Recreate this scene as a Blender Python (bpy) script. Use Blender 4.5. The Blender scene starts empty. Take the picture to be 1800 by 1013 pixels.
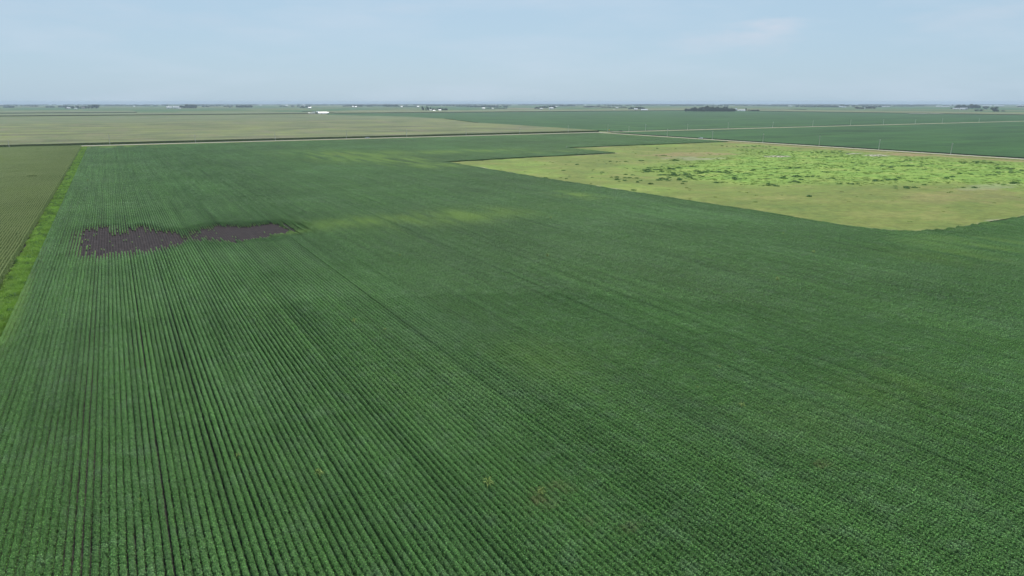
import bpy, bmesh, math, random
import numpy as np
from mathutils import Vector, Matrix

random.seed(7)
RNG = np.random.default_rng(11)
scene = bpy.context.scene
COL = scene.collection

# ------------------------------------------------------------------ camera
# world: +Y runs along the crop rows, +X across them, metres; the drone hovers over the origin
FPX, CX, CY, Y0 = 1201.0, 900.0, 506.5, 179.3      # for the 1800 x 1013 photograph
HGT = 43.0
PITCH = math.atan((CY - Y0) / FPX)
YAW = math.atan((190 - CX) / (FPX / math.cos(PITCH)))
cam_d = bpy.data.cameras.new('camera')
cam = bpy.data.objects.new('camera', cam_d)
COL.objects.link(cam)
cam.location = (0, 0, HGT)
cam.rotation_euler = (math.pi / 2 - PITCH, 0, YAW)
cam_d.sensor_width = 36
cam_d.lens = 36 * FPX / 1800
cam_d.clip_start = 1
cam_d.clip_end = 90000
scene.camera = cam

# ------------------------------------------------------------------ sky, sun, exposure
SUN_EL, SUN_AZ = 55.0, 24.0        # azimuth clockwise from +Y
SKY_STRENGTH = 0.10
world = bpy.data.worlds.new('World')
scene.world = world
world.use_nodes = True
wn, wl = world.node_tree.nodes, world.node_tree.links
wn.clear()
w_out = wn.new('ShaderNodeOutputWorld')
w_bg = wn.new('ShaderNodeBackground')
sky = wn.new('ShaderNodeTexSky')
sky.sky_type = 'NISHITA'
sky.sun_disc = False
sky.sun_elevation = math.radians(SUN_EL)
sky.sun_rotation = math.radians(SUN_AZ)
sky.altitude = 300
sky.air_density = 1.0
sky.dust_density = 1.2
sky.ozone_density = 2.0
w_bg.inputs['Strength'].default_value = SKY_STRENGTH
# thin summer cloud veils, drawn in the direction of view
tc = wn.new('ShaderNodeTexCoord')
mp = wn.new('ShaderNodeMapping')
mp.inputs['Scale'].default_value = (3.0, 3.0, 16.0)
mp.inputs['Location'].default_value = (1.3, 0.4, 0.2)
cn = wn.new('ShaderNodeTexNoise')
cn.inputs['Scale'].default_value = 1.6
cn.inputs['Detail'].default_value = 7
cn.inputs['Roughness'].default_value = 0.55
cr = wn.new('ShaderNodeValToRGB')
cr.color_ramp.elements[0].position = 0.45
cr.color_ramp.elements[0].color = (0, 0, 0, 1)
cr.color_ramp.elements[1].position = 0.75
cr.color_ramp.elements[1].color = (0.45, 0.45, 0.45, 1)
veil = wn.new('ShaderNodeMix')
veil.data_type = 'RGBA'
veil.inputs[7].default_value = (5.9, 7.0, 8.2, 1)
grade = wn.new('ShaderNodeMix')      # humid summer air: evens the clear-sky model towards pale blue
grade.data_type = 'RGBA'
grade.inputs[0].default_value = 0.80
grade.inputs[7].default_value = (4.35, 6.15, 7.75, 1)
wl.new(tc.outputs['Generated'], mp.inputs['Vector'])
wl.new(mp.outputs['Vector'], cn.inputs['Vector'])
wl.new(cn.outputs['Fac'], cr.inputs['Fac'])
wl.new(sky.outputs['Color'], grade.inputs[6])
wl.new(grade.outputs[2], veil.inputs[6])
wl.new(cr.outputs['Color'], veil.inputs[0])
def wisp(px, py, rx, rz, amt, prev):
    a_, b_ = (px - CX) / FPX, -(py - CY) / FPX
    f_, u_ = math.cos(PITCH) + b_ * math.sin(PITCH), -math.sin(PITCH) + b_ * math.cos(PITCH)
    c_, s_ = math.cos(-YAW), math.sin(-YAW)
    d = Vector((a_ * c_ + f_ * s_, -a_ * s_ + f_ * c_, u_)).normalized()
    sb = wn.new('ShaderNodeVectorMath'); sb.operation = 'SUBTRACT'; sb.inputs[1].default_value = d
    ml = wn.new('ShaderNodeVectorMath'); ml.operation = 'MULTIPLY'; ml.inputs[1].default_value = (1 / rx, 1 / rx, 1 / rz)
    le = wn.new('ShaderNodeVectorMath'); le.operation = 'LENGTH'
    wl.new(tc.outputs['Generated'], sb.inputs[0]); wl.new(sb.outputs[0], ml.inputs[0]); wl.new(ml.outputs[0], le.inputs[0])
    nz = wn.new('ShaderNodeTexNoise'); nz.inputs['Scale'].default_value = 9; nz.inputs['Detail'].default_value = 8; nz.inputs['Roughness'].default_value = .6
    mp2 = wn.new('ShaderNodeMapping'); mp2.inputs['Scale'].default_value = (1, 1, 4.5); mp2.inputs['Rotation'].default_value = (.15, 0, 0)
    wl.new(tc.outputs['Generated'], mp2.inputs[0]); wl.new(mp2.outputs[0], nz.inputs['Vector'])
    ad = wn.new('ShaderNodeMath'); ad.operation = 'MULTIPLY_ADD'; ad.inputs[1].default_value = 2.6; wl.new(nz.outputs['Fac'], ad.inputs[0])
    sg = wn.new('ShaderNodeMath'); sg.operation = 'MULTIPLY'; sg.inputs[1].default_value = -1.0; wl.new(le.outputs['Value'], sg.inputs[0])
    wl.new(sg.outputs[0], ad.inputs[2])
    mr_ = wn.new('ShaderNodeMapRange'); mr_.inputs['From Min'].default_value = .55; mr_.inputs['From Max'].default_value = 1.5
    mr_.inputs['To Max'].default_value = amt; wl.new(ad.outputs[0], mr_.inputs[0])
    mx_ = wn.new('ShaderNodeMix'); mx_.data_type = 'RGBA'; mx_.inputs[7].default_value = (6.4, 7.0, 8.0, 1)
    wl.new(mr_.outputs[0], mx_.inputs[0]); wl.new(prev, mx_.inputs[6])
    return mx_.outputs[2]
sk = wisp(1335, 42, .075, .016, .75, veil.outputs[2])
sk = wisp(1260, 72, .16, .022, .40, sk)
sk = wisp(1740, 30, .14, .03, .35, sk)
sk = wisp(160, 28, .30, .03, .22, sk)
sk = wisp(720, 14, .12, .016, .2, sk)
wl.new(sk, w_bg.inputs['Color'])
wl.new(w_bg.outputs['Background'], w_out.inputs['Surface'])

sun_d = bpy.data.lights.new('sun', 'SUN')
sun = bpy.data.objects.new('sun', sun_d)
COL.objects.link(sun)
sun_d.energy = 4.2
sun_d.angle = math.radians(1.0)
sun_d.color = (1.0, 0.95, 0.87)
se, sa = math.radians(SUN_EL), math.radians(SUN_AZ)
sun_dir = Vector((math.sin(sa) * math.cos(se), math.cos(sa) * math.cos(se), math.sin(se)))
sun.rotation_euler = sun_dir.to_track_quat('Z', 'Y').to_euler()
scene.view_settings.view_transform = 'Standard'
scene.view_settings.look = 'None'
scene.view_settings.gamma = 1
scene.view_settings.use_curve_mapping = False
scene.view_settings.exposure = 0.0

# ------------------------------------------------------------------ the lie of the land
RR = 7.4e6
def gz(x, y):
    r = np.hypot(x, y)
    return -np.maximum(0, r - 1500) ** 2 / (2 * RR)

HX = [0, 300, 700, 1000, 1300, 1500, 1780, 1800]
HY = [181.7, 182.5, 184.5, 185, 183, 181.5, 180.5, 180.4]
cp, sp = math.cos(PITCH), math.sin(PITCH)
def P(x, y):
    """a point seen in the photograph -> where it stands on the ground"""
    y = y - (float(np.interp(x, HX, HY)) - 183.3) * min(1, max(0, (450 - y) / 270))
    a, b = (x - CX) / FPX, -(y - CY) / FPX
    f, u = cp + b * sp, -sp + b * cp
    c, s = math.cos(-YAW), math.sin(-YAW)
    dx, dy = a * c + f * s, -a * s + f * c
    hd = math.hypot(dx, dy)
    if u > -1e-5:
        return dx / hd * 25000, dy / hd * 25000
    t = HGT / -u
    for i in range(40):
        t2 = (HGT - float(gz(t * hd, 0))) / -u
        if t2 * hd > 24500: t2 = 24500 / hd
        t = 0.5 * (t + t2)
    return dx * t, dy * t

def PP(pts): return [P(*q) for q in pts]

def inpoly(X, Y, poly):
    r = np.zeros(X.shape, bool)
    n = len(poly)
    for i in range(n):
        x1, y1 = poly[i]; x2, y2 = poly[(i + 1) % n]
        if y1 == y2: continue
        c = ((y1 > Y) != (y2 > Y)) & (X < (x2 - x1) * (Y - y1) / (y2 - y1) + x1)
        r ^= c
    return r

def polydist(X, Y, poly):
    d = np.full(X.shape, 1e9)
    n = len(poly)
    for i in range(n):
        x1, y1 = poly[i]; x2, y2 = poly[(i + 1) % n]
        vx, vy = x2 - x1, y2 - y1
        t = np.clip(((X - x1) * vx + (Y - y1) * vy) / (vx * vx + vy * vy + 1e-9), 0, 1)
        d = np.minimum(d, np.hypot(X - x1 - t * vx, Y - y1 - t * vy))
    return np.where(inpoly(X, Y, poly), -d, d)

_perm = RNG.random((256, 256))
def vnoise(x, y, s, k=0):
    """smooth value noise with feature size s"""
    x = np.asarray(x, float) / s + 31.7 * k; y = np.asarray(y, float) / s + 17.3 * k
    xi, yi = np.floor(x).astype(int), np.floor(y).astype(int)
    fx, fy = x - xi, y - yi
    fx, fy = fx * fx * (3 - 2 * fx), fy * fy * (3 - 2 * fy)
    g = lambda i, j: _perm[i % 256, j % 256]
    return ((g(xi, yi) * (1 - fx) + g(xi + 1, yi) * fx) * (1 - fy) +
            (g(xi, yi + 1) * (1 - fx) + g(xi + 1, yi + 1) * fx) * fy)
def fbm(x, y, s, k=0):
    return (vnoise(x, y, s, k) + .5 * vnoise(x, y, s / 2, k + 1) + .25 * vnoise(x, y, s / 4, k + 2)) / 1.75

def infrustum(X, Y, mx=90, mback=8, near=0):
    """inside the view with a margin (mx: photograph pixels at the sides)"""
    c, s = math.cos(-YAW), math.sin(-YAW)
    rx = X * c - Y * s
    fy = X * s + Y * c
    dep = fy * cp + HGT * sp
    dn = HGT * cp - fy * sp            # downwards in camera space
    px = rx / np.maximum(dep, .1) * FPX
    py = dn / np.maximum(dep, .1) * FPX
    return (dep > 5) & (np.abs(px) < 900 + mx + 5000 / np.maximum(dep, 5)) & (py < 506 + 100)

# ------------------------------------------------------------------ object helpers
def tag(o, label=None, cat=None, group=None, kind=None):
    if label: o['label'] = label
    if cat: o['category'] = cat
    if group: o['group'] = group
    if kind: o['kind'] = kind
    return o

def mesh_np(name, V, Fq, mats, mi=None, smooth=False):
    """mesh from a vertex array and a list of equal-sized faces (array n x k)"""
    me = bpy.data.meshes.new(name)
    V = np.asarray(V, np.float32); Fq = np.asarray(Fq, np.int32)
    k = Fq.shape[1]
    me.vertices.add(len(V)); me.vertices.foreach_set('co', V.ravel())
    me.loops.add(Fq.size); me.loops.foreach_set('vertex_index', Fq.ravel())
    me.polygons.add(len(Fq))
    me.polygons.foreach_set('loop_start', np.arange(0, Fq.size, k, dtype=np.int32))
    me.polygons.foreach_set('loop_total', np.full(len(Fq), k, np.int32))
    if mi is not None: me.polygons.foreach_set('material_index', np.asarray(mi, np.int32))
    if smooth: me.polygons.foreach_set('use_smooth', np.ones(len(Fq), bool))
    for m in (mats if isinstance(mats, (list, tuple)) else [mats]): me.materials.append(m)
    me.update(calc_edges=True)
    me.validate()
    return me

def link(name, me, parent=None, loc=(0, 0, 0), rz=0):
    o = bpy.data.objects.new(name, me)
    COL.objects.link(o)
    o.location = loc; o.rotation_euler = (0, 0, rz)
    if parent: o.parent = parent
    return o

def empty(name, loc, rz=0):
    o = bpy.data.objects.new(name, None)
    o.empty_display_size = 1
    COL.objects.link(o); o.location = loc; o.rotation_euler = (0, 0, rz)
    return o

def bm_obj(name, bm, mat, parent=None, loc=(0, 0, 0), smooth=False):
    me = bpy.data.meshes.new(name)
    bm.normal_update(); bm.to_mesh(me); bm.free()
    me.materials.append(mat)
    if smooth: me.polygons.foreach_set('use_smooth', np.ones(len(me.polygons), bool))
    return link(name, me, parent, loc)

def bx(bm, x0, x1, y0, y1, z0, z1, bev=0):
    v = [bm.verts.new(c) for c in ((x0, y0, z0), (x1, y0, z0), (x1, y1, z0), (x0, y1, z0),
                                   (x0, y0, z1), (x1, y0, z1), (x1, y1, z1), (x0, y1, z1))]
    for f in ((0, 3, 2, 1), (4, 5, 6, 7), (0, 1, 5, 4), (1, 2, 6, 5), (2, 3, 7, 6), (3, 0, 4, 7)):
        bm.faces.new([v[i] for i in f])

def cyl(bm, x, y, z0, z1, r0, r1, n=8):
    a = [bm.verts.new((x + r0 * math.cos(2 * math.pi * i / n), y + r0 * math.sin(2 * math.pi * i / n), z0)) for i in range(n)]
    b = [bm.verts.new((x + r1 * math.cos(2 * math.pi * i / n), y + r1 * math.sin(2 * math.pi * i / n), z1)) for i in range(n)]
    for i in range(n):
        bm.faces.new((a[i], a[(i + 1) % n], b[(i + 1) % n], b[i]))
    bm.faces.new(a[::-1]); bm.faces.new(b)

def copy_tree(o, parent=None):
    c = o.copy(); COL.objects.link(c)
    if parent: c.parent = parent
    for ch in o.children: copy_tree(ch, c)
    return c

# ------------------------------------------------------------------ materials
class NT:
    def __init__(s, name):
        s.m = bpy.data.materials.new(name); s.m.use_nodes = True
        s.n, s.l = s.m.node_tree.nodes, s.m.node_tree.links
        s.b = s.n['Principled BSDF']; s.out = s.n['Material Output']
    def new(s, t, **kw):
        n = s.n.new(t)
        for k, v in kw.items(): setattr(n, k, v)
        return n
    def pos(s):
        return s.new('ShaderNodeNewGeometry').outputs['Position']
    def noise(s, scale, detail=3, rough=.5, vec=None, stretch=None):
        n = s.new('ShaderNodeTexNoise')
        n.inputs['Scale'].default_value = scale; n.inputs['Detail'].default_value = detail
        n.inputs['Roughness'].default_value = rough
        v = vec or s.pos()
        if stretch:
            mp = s.new('ShaderNodeMapping'); mp.inputs['Scale'].default_value = stretch
            s.l.new(v, mp.inputs['Vector']); v = mp.outputs['Vector']
        s.l.new(v, n.inputs['Vector'])
        return n.outputs['Fac']
    def ramp(s, fac, stops, interp='LINEAR'):
        r = s.new('ShaderNodeValToRGB'); e = r.color_ramp
        e.interpolation = interp
        while len(e.elements) < len(stops): e.elements.new(0.5)
        for i, (p_, c) in enumerate(stops):
            e.elements[i].position = p_
            e.elements[i].color = (c if len(c) == 4 else (*c, 1)) if hasattr(c, '__len__') else (c, c, c, 1)
        s.l.new(fac, r.inputs['Fac'])
        return r.outputs['Color']
    def mix(s, fac, a, b, mode='MIX'):
        m = s.new('ShaderNodeMix', data_type='RGBA', blend_type=mode)
        for i, v in ((0, fac), (6, a), (7, b)):
            if isinstance(v, (int, float)): m.inputs[i].default_value = v
            elif isinstance(v, tuple): m.inputs[i].default_value = (*v, 1)
            else: s.l.new(v, m.inputs[i])
        return m.outputs[2]
    def attr(s, name, kind='GEOMETRY'):
        a = s.new('ShaderNodeAttribute', attribute_name=name, attribute_type=kind)
        return a.outputs['Fac']
    def island(s):
        return s.new('ShaderNodeNewGeometry').outputs['Random Per Island']
    def bump(s, h, dist, strength=1):
        b = s.new('ShaderNodeBump'); b.inputs['Distance'].default_value = dist
        b.inputs['Strength'].default_value = strength
        s.l.new(h, b.inputs['Height']); s.l.new(b.outputs['Normal'], s.b.inputs['Normal'])
    def done(s, col, rough=.8, spec=.2):
        if isinstance(col, tuple): s.b.inputs['Base Color'].default_value = (*col, 1)
        else: s.l.new(col, s.b.inputs['Base Color'])
        s.b.inputs['Roughness'].default_value = rough
        s.b.inputs['Specular IOR Level'].default_value = spec
        return s.m
    def leafy(s, amount):
        t = s.new('ShaderNodeBsdfTranslucent'); mx = s.new('ShaderNodeMixShader')
        mx.inputs[0].default_value = amount
        c = s.b.inputs['Base Color'].links[0].from_socket
        s.l.new(c, t.inputs['Color'])
        s.l.new(s.b.outputs[0], mx.inputs[1]); s.l.new(t.outputs[0], mx.inputs[2])
        s.l.new(mx.outputs[0], s.out.inputs['Surface'])
        return s.m

def mat_soy(name, core=False):
    t = NT(name)
    big = t.noise(.028, 3, .55)
    med = t.noise(.35, 3, .6)
    stre = t.noise(.09, 3, .55, stretch=(1, .12, 1))
    base = t.ramp(big, [(.32, (.078, .190, .044)), (.5, (.096, .222, .056)), (.68, (.122, .250, .080))])
    base = t.mix(t.ramp(stre, [(.4, 0.0), (.65, .5)]), base, (.105, .245, .050))
    base = t.mix(t.ramp(med, [(.5, 0.0), (.75, .45)]), base, (.17, .27, .14))  # pale patches: leaf sheen and wind-turned leaves painted into the colour
    rowv = t.noise(1.0, 2, .6, stretch=(.9, .012, 1))
    base = t.mix(1.0, base, t.ramp(rowv, [(.3, .80), (.5, 1.0), (.7, 1.2)]), 'MULTIPLY')
    wide = t.noise(.012, 3, .55, stretch=(1, .6, 1))
    base = t.mix(1.0, base, t.ramp(wide, [(.32, .84), (.5, 1.0), (.7, 1.16)]), 'MULTIPLY')
    if not core:
        isl = t.island()
        base = t.mix(1.0, base, t.ramp(isl, [(0, .40), (.5, .90), (.88, 1.4), (1, 2.7)]), 'MULTIPLY')
    base = t.mix(t.attr('tint', 'INSTANCER'), base, (.235, .385, .070))
    base = t.mix(t.attr('brown', 'INSTANCER'), base, (.25, .17, .085))
    if core: base = t.mix(.55, base, (.006, .012, .006))  # shade inside the canopy painted into the core's colour
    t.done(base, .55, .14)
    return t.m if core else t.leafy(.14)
M_soy = mat_soy('soybean leaf')
M_soycore = mat_soy('soybean row core with painted shade', True)

t = NT('corn leaf')
c = t.mix(t.ramp(t.island(), [(0, .3), (1, 1.0)]), (.12, .20, .045), (.34, .41, .13))
c = t.mix(t.ramp(t.noise(.02, 3), [(.45, 0.0), (.7, .5)]), c, (.15, .22, .05))
c = t.mix(t.attr('tint', 'INSTANCER'), c, (.30, .40, .07))
t.done(c, .5, .3); M_corn = t.leafy(.12)
t = NT('corn tassel')
c = t.mix(t.noise(.05, 2), (.44, .50, .22), (.58, .60, .31))
t.done(c, .8, .1); M_tassel = t.leafy(.1)
t = NT('corn stalk')
M_stalk = t.done(t.mix(t.noise(1.5, 2), (.03, .055, .015), (.05, .075, .022)), .7, .2)

t = NT('black field soil')
rows = t.new('ShaderNodeTexWave', wave_type='BANDS', bands_direction='X')
rows.inputs['Scale'].default_value = 2 * math.pi / .762 / 20
rows.inputs['Distortion'].default_value = .6; rows.inputs['Detail'].default_value = 2
t.l.new(t.pos(), rows.inputs['Vector'])
c = t.ramp(t.noise(.6, 6, .65), [(.3, (.018, .014, .014)), (.5, (.037, .030, .030)), (.7, (.090, .076, .074))])
c = t.mix(.35, c, t.ramp(rows.outputs['Fac'], [(0, (.012, .009, .010)), (1, (.066, .050, .052))]))
c = t.mix(t.ramp(t.noise(3.0, 4, .7), [(.6, 0.0), (.72, .7)]), c, (.16, .145, .13))
t.bump(rows.outputs['Fac'], .12)
M_soil = t.done(c, .95, .05)

t = NT('farmland patchwork')
# half-mile sections split into fields, each with its own crop
def cellnoise(sx, sy, off):
    mp_ = t.new('ShaderNodeMapping'); mp_.inputs['Scale'].default_value = (1 / sx, 1 / sy, 0)
    mp_.inputs['Location'].default_value = (off, off * .7, 0)
    t.l.new(t.pos(), mp_.inputs['Vector'])
    fl = t.new('ShaderNodeVectorMath', operation='FLOOR'); t.l.new(mp_.outputs[0], fl.inputs[0])
    wnz = t.new('ShaderNodeTexWhiteNoise', noise_dimensions='2D'); t.l.new(fl.outputs[0], wnz.inputs['Vector'])
    return wnz.outputs['Value']
SOYF, SOYF2, CORNF, CORNF2 = (.040, .105, .045), (.050, .120, .046), (.130, .155, .065), (.160, .165, .085)
c1 = t.ramp(cellnoise(805, 402, .25), [(0, CORNF), (.24, SOYF), (.46, CORNF2), (.62, SOYF2), (.86, (.19, .20, .10)), (.93, SOYF)], 'CONSTANT')
c2 = t.ramp(cellnoise(402, 805, .31), [(0, SOYF2), (.35, CORNF), (.62, CORNF2), (.8, (.085, .14, .05)), (.95, (.22, .20, .13))], 'CONSTANT')
c = t.mix(t.ramp(cellnoise(1610, 1610, .1), [(0, 0.0), (.5, 1.0)], 'CONSTANT'), c1, c2)
c = t.mix(t.ramp(t.noise(.006, 4, .6), [(.35, 0.0), (.7, .5)]), c, (.12, .15, .06))
near = t.new('ShaderNodeVectorMath', operation='LENGTH'); t.l.new(t.pos(), near.inputs[0])
ng = t.ramp(t.noise(.3, 4, .6), [(.35, (.09, .14, .035)), (.6, (.14, .19, .055)), (.75, (.22, .21, .10))])
mr = t.new('ShaderNodeMapRange'); mr.inputs['From Min'].default_value = 2300; mr.inputs['From Max'].default_value = 2301
t.l.new(near.outputs['Value'], mr.inputs['Value'])
c = t.mix(mr.outputs[0], ng, c)
M_ground = t.done(c, .95, .05)

t = NT('gravel road')
c = t.ramp(t.noise(.8, 6, .7), [(.3, (.33, .31, .25)), (.6, (.43, .40, .34)), (.8, (.52, .50, .43))])
c = t.mix(t.ramp(t.noise(.05, 3), [(.5, 0.0), (.75, .5)]), c, (.24, .26, .14))
t.bump(t.noise(4, 3), .05)
M_gravel = t.done(c, .95, .05)

def slab_mat(name, cols, tan, soycols=False):
    t = NT(name)
    c = t.ramp(t.noise(.012, 5, .62), [(.36, cols[0]), (.5, cols[1]), (.64, cols[2])])
    band = t.noise(.010, 4, .65, stretch=(.35, 2.2, 1))
    c = t.mix(1.0, c, t.ramp(band, [(.36, .68), (.5, 1.0), (.66, 1.25)]), 'MULTIPLY')
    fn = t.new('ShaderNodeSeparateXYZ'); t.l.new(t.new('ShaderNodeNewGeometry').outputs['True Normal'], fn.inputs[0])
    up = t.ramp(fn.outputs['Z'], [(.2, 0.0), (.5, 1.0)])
    c = t.mix(t.ramp(t.noise(.03, 4, .6, stretch=(1, .22, 1)), [(.48, 0.0), (.72, .7)]), c, tan)
    c = t.mix(t.ramp(t.noise(.008, 4, .6, stretch=(.5, 1.6, 1)), [(.52, 0.0), (.64, .55)]), c, cols[2])
    c = t.mix(1.0, c, t.ramp(t.noise(.3, 5, .75), [(.3, .75), (.7, 1.22)]), 'MULTIPLY')
    c = t.mix(up, (.022, .038, .014), c)      # flanks: stems and lower leaves, their shade painted in as dark green
    t.bump(t.noise(1.1, 3, .6), .35)
    return t.done(c, .85, .1)
M_cornslab = slab_mat('tasselled corn canopy', [(.098, .125, .056), (.138, .155, .070), (.180, .205, .072)], (.185, .165, .105))
M_cornslab2 = slab_mat('greener corn canopy', [(.105, .135, .068), (.130, .160, .075), (.155, .180, .078)], (.165, .16, .10))
M_soyslab = slab_mat('distant soybean canopy', [(.026, .072, .020), (.032, .086, .023), (.042, .104, .026)], (.054, .122, .032))

t = NT('weedy grassland')
g = t.attr('green')
dry = t.ramp(t.noise(.035, 5, .6), [(.33, (.125, .168, .042)), (.5, (.158, .188, .047)), (.67, (.215, .222, .068))])
dry = t.mix(t.ramp(t.noise(.12, 5, .65, stretch=(.6, 1.3, 1)), [(.5, 0.0), (.66, .65)]), dry, (.155, .205, .050))
grn = t.ramp(t.noise(.05, 5, .6), [(.35, (.150, .262, .046)), (.5, (.200, .310, .056)), (.65, (.265, .335, .078))])
c = t.mix(g, dry, grn)
c = t.mix(t.attr('bare'), c, t.mix(t.noise(.5, 5, .7), (.30, .26, .20), (.52, .48, .40)))
c = t.mix(t.attr('rust'), c, (.27, .19, .10))
c = t.mix(1.0, c, t.ramp(t.noise(.22, 8, .8), [(.32, .68), (.5, 1.0), (.68, 1.28)]), 'MULTIPLY')
c = t.mix(t.ramp(t.noise(.09, 6, .75), [(.55, 0.0), (.66, .5)]), c, (.115, .185, .040))
t.bump(t.noise(1.3, 4, .7), .1)
M_past = t.done(c, .9, .1)

def simple_leaf(name, c0, c1, tr=.15):
    t = NT(name)
    c = t.mix(t.island(), c0, c1)
    c = t.mix(1.0, c, t.ramp(t.noise(.12, 3, .6), [(.3, .7), (.7, 1.25)]), 'MULTIPLY')
    t.done(c, .6, .2); return t.leafy(tr)
M_weed = simple_leaf('dark weed leaves', (.075, .180, .032), (.14, .255, .055))
M_grass = simple_leaf('bright ditch grass', (.10, .20, .03), (.17, .29, .055))
M_dry = simple_leaf('dry seeding grass', (.21, .24, .07), (.29, .30, .10))
M_ditch = simple_leaf('lush ditch grass', (.22, .39, .05), (.35, .50, .10))
M_green = simple_leaf('bright green weeds', (.165, .265, .046), (.245, .32, .07))
M_crown = simple_leaf('tree leaves', (.022, .040, .014), (.045, .070, .022))
M_crown2 = simple_leaf('pale tree leaves', (.05, .08, .03), (.09, .12, .05))
M_sprout = simple_leaf('pale volunteer corn leaf', (.20, .28, .06), (.34, .42, .12))

def plain(name, col, rough=.6, var=.12, scale=.6, spec=.3):
    t = NT(name)
    n = t.noise(scale, 4, .6)
    a = tuple(x * (1 - var) for x in col); b = tuple(min(1, x * (1 + var)) for x in col)
    return t.done(t.mix(n, a, b), rough, spec)
M_white = plain('white painted steel', (.68, .68, .66), .45, .04)
M_roofw = plain('pale metal roof', (.62, .63, .64), .4, .05)
M_roofg = plain('grey metal roof', (.40, .42, .45), .45)
M_roofr = plain('brown shingle roof', (.14, .10, .09), .8)
M_wallt = plain('tan siding', (.55, .48, .42), .7)
M_wallg = plain('grey siding', (.30, .30, .31), .7)
M_door = plain('dark door', (.10, .10, .11), .6)
M_glass = plain('window glass', (.05, .06, .07), .15, spec=.6)
M_steel = plain('galvanised steel', (.55, .57, .58), .35)
M_pole = plain('weathered pole wood', (.50, .49, .42), .85)
M_bark = plain('bark', (.07, .055, .045), .9)
M_orange = plain('yellow sign face', (.75, .42, .04), .5)
M_black = plain('black car paint', (.012, .012, .014), .25, spec=.5)
M_wcar = plain('white car paint', (.80, .80, .80), .3, .02, spec=.5)
M_tyre = plain('tyre rubber', (.02, .02, .02), .8)
M_rim = plain('wheel rim', (.45, .45, .46), .3)
M_rust = plain('rusted metal', (.20, .09, .05), .8)

# ------------------------------------------------------------------ ground sheet
rad = [0, 200, 500, 900, 1200, 1500]
step = 80
while rad[-1] < 30000:
    rad.append(rad[-1] + step); step = min(step * 1.06, 420)
NA = 288
V = [(0, 0, 0)]
for r in rad[1:]:
    for k in range(NA):
        a = 2 * math.pi * k / NA
        V.append((r * math.cos(a), r * math.sin(a), 0))
V = np.array(V)
V[:, 2] = gz(V[:, 0], V[:, 1])
Q = []
for i in range(len(rad) - 2):
    for k in range(NA):
        a, b = 1 + i * NA + k, 1 + i * NA + (k + 1) % NA
        Q.append((a, a + NA, b + NA, b))
for k in range(0, NA, 2):
    Q.append((0, 1 + k, 1 + (k + 1) % NA, 1 + (k + 2) % NA))
tag(link('ground', mesh_np('ground', V, Q, M_ground, smooth=True)), kind='structure')

def sheet(name, poly, mat, z=.004, height=0, cell=150, kind='structure', label=None, cat=None, group=None, rough=0):
    """a flat or raised polygon that follows the land"""
    bm = bmesh.new()
    vs = [bm.verts.new((x, y, 0)) for x, y in poly]
    bm.faces.new(vs)
    xs = [q[0] for q in poly]; ys = [q[1] for q in poly]
    far = max(math.hypot(*q) for q in poly) > 1400
    if far or rough:
        for ax, lo, hi in ((0, min(xs), max(xs)), (1, min(ys), max(ys))):
            n = int((hi - lo) / cell)
            for i in range(1, n + 1):
                co = [0, 0, 0]; co[ax] = lo + i * (hi - lo) / (n + 1)
                no = [0, 0, 0]; no[ax] = 1
                bmesh.ops.bisect_plane(bm, geom=bm.verts[:] + bm.edges[:] + bm.faces[:], plane_co=co, plane_no=no)
    if height:
        rg = [e for e in bm.edges if e.is_boundary]
        ret = bmesh.ops.extrude_edge_only(bm, edges=rg)
        low = [v for v in ret['geom'] if isinstance(v, bmesh.types.BMVert)]
        lowset = set(low)
        for v in bm.verts:
            g = float(gz(v.co.x, v.co.y))
            v.co.z = g - .05 if v in lowset else g + height
    else:
        for v in bm.verts: v.co.z = float(gz(v.co.x, v.co.y)) + z
    bmesh.ops.recalc_face_normals(bm, faces=bm.faces)
    if sum(f.normal.z for f in bm.faces) < 0: bmesh.ops.reverse_faces(bm, faces=bm.faces)
    return tag(bm_obj(name, bm, mat), label, cat, group, kind)

def rect(x0, x1, y0, y1): return [(x0, y0), (x1, y0), (x1, y1), (x0, y1)]

# the big soybean field and its bare soil, the corn field's soil
SOY_X0, SOY_X1, ROAD_Y = -23.3, 592, 812
PAST = [(210, 466), (211, 400), (213, 330), (219, 235), (222, 180), (222, 150), (226, 138), (234, 131), (246, 128.5),
        (262, 128.5), (300, 129), (380, 131), (594, 133), (594, 552), (376.5, 555), (376, 476), (300, 474)]
t = NT('grass strip ground'); M_strip = t.done(t.ramp(t.noise(.5, 4, .6), [(.3, (.13, .25, .035)), (.65, (.24, .38, .065))]), .9, .05)
sheet('grass_strip', rect(-27.6, -23.4, 60, 803), M_strip, .03)
sheet('soil', rect(-330, SOY_X1, -60, 801), M_soil, .004)
def road(name, p0, p1, hw, h, mat):
    d = Vector((p1[0] - p0[0], p1[1] - p0[1])); L_ = d.length; d /= L_; n_ = Vector((d.y, -d.x))
    k = int(L_ / 50) + 1; V_, Q_, mi_ = [], [], []
    for i in range(k + 1):
        wob = .35 * (float(vnoise(i * 50.0, p0[0], 90, 3)) - .5)
        for o_, z in ((-hw - 3, -.02), (-hw - .3, h - .12), (-hw + wob, h), (hw + wob, h), (hw + .3, h - .12), (hw + 3, -.02)):
            x_, y_ = p0[0] + d.x * L_ * i / k + n_.x * o_, p0[1] + d.y * L_ * i / k + n_.y * o_
            V_.append((x_, y_, z + float(gz(x_, y_))))
    for i in range(k):
        for j in range(5):
            a = i * 6 + j; Q_.append((a, a + 1, a + 7, a + 6)); mi_.append(0 if j == 2 else 1)
    return tag(link(name, mesh_np(name, np.array(V_), np.array(Q_), [mat, M_verge], mi_)), kind='structure')
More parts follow.
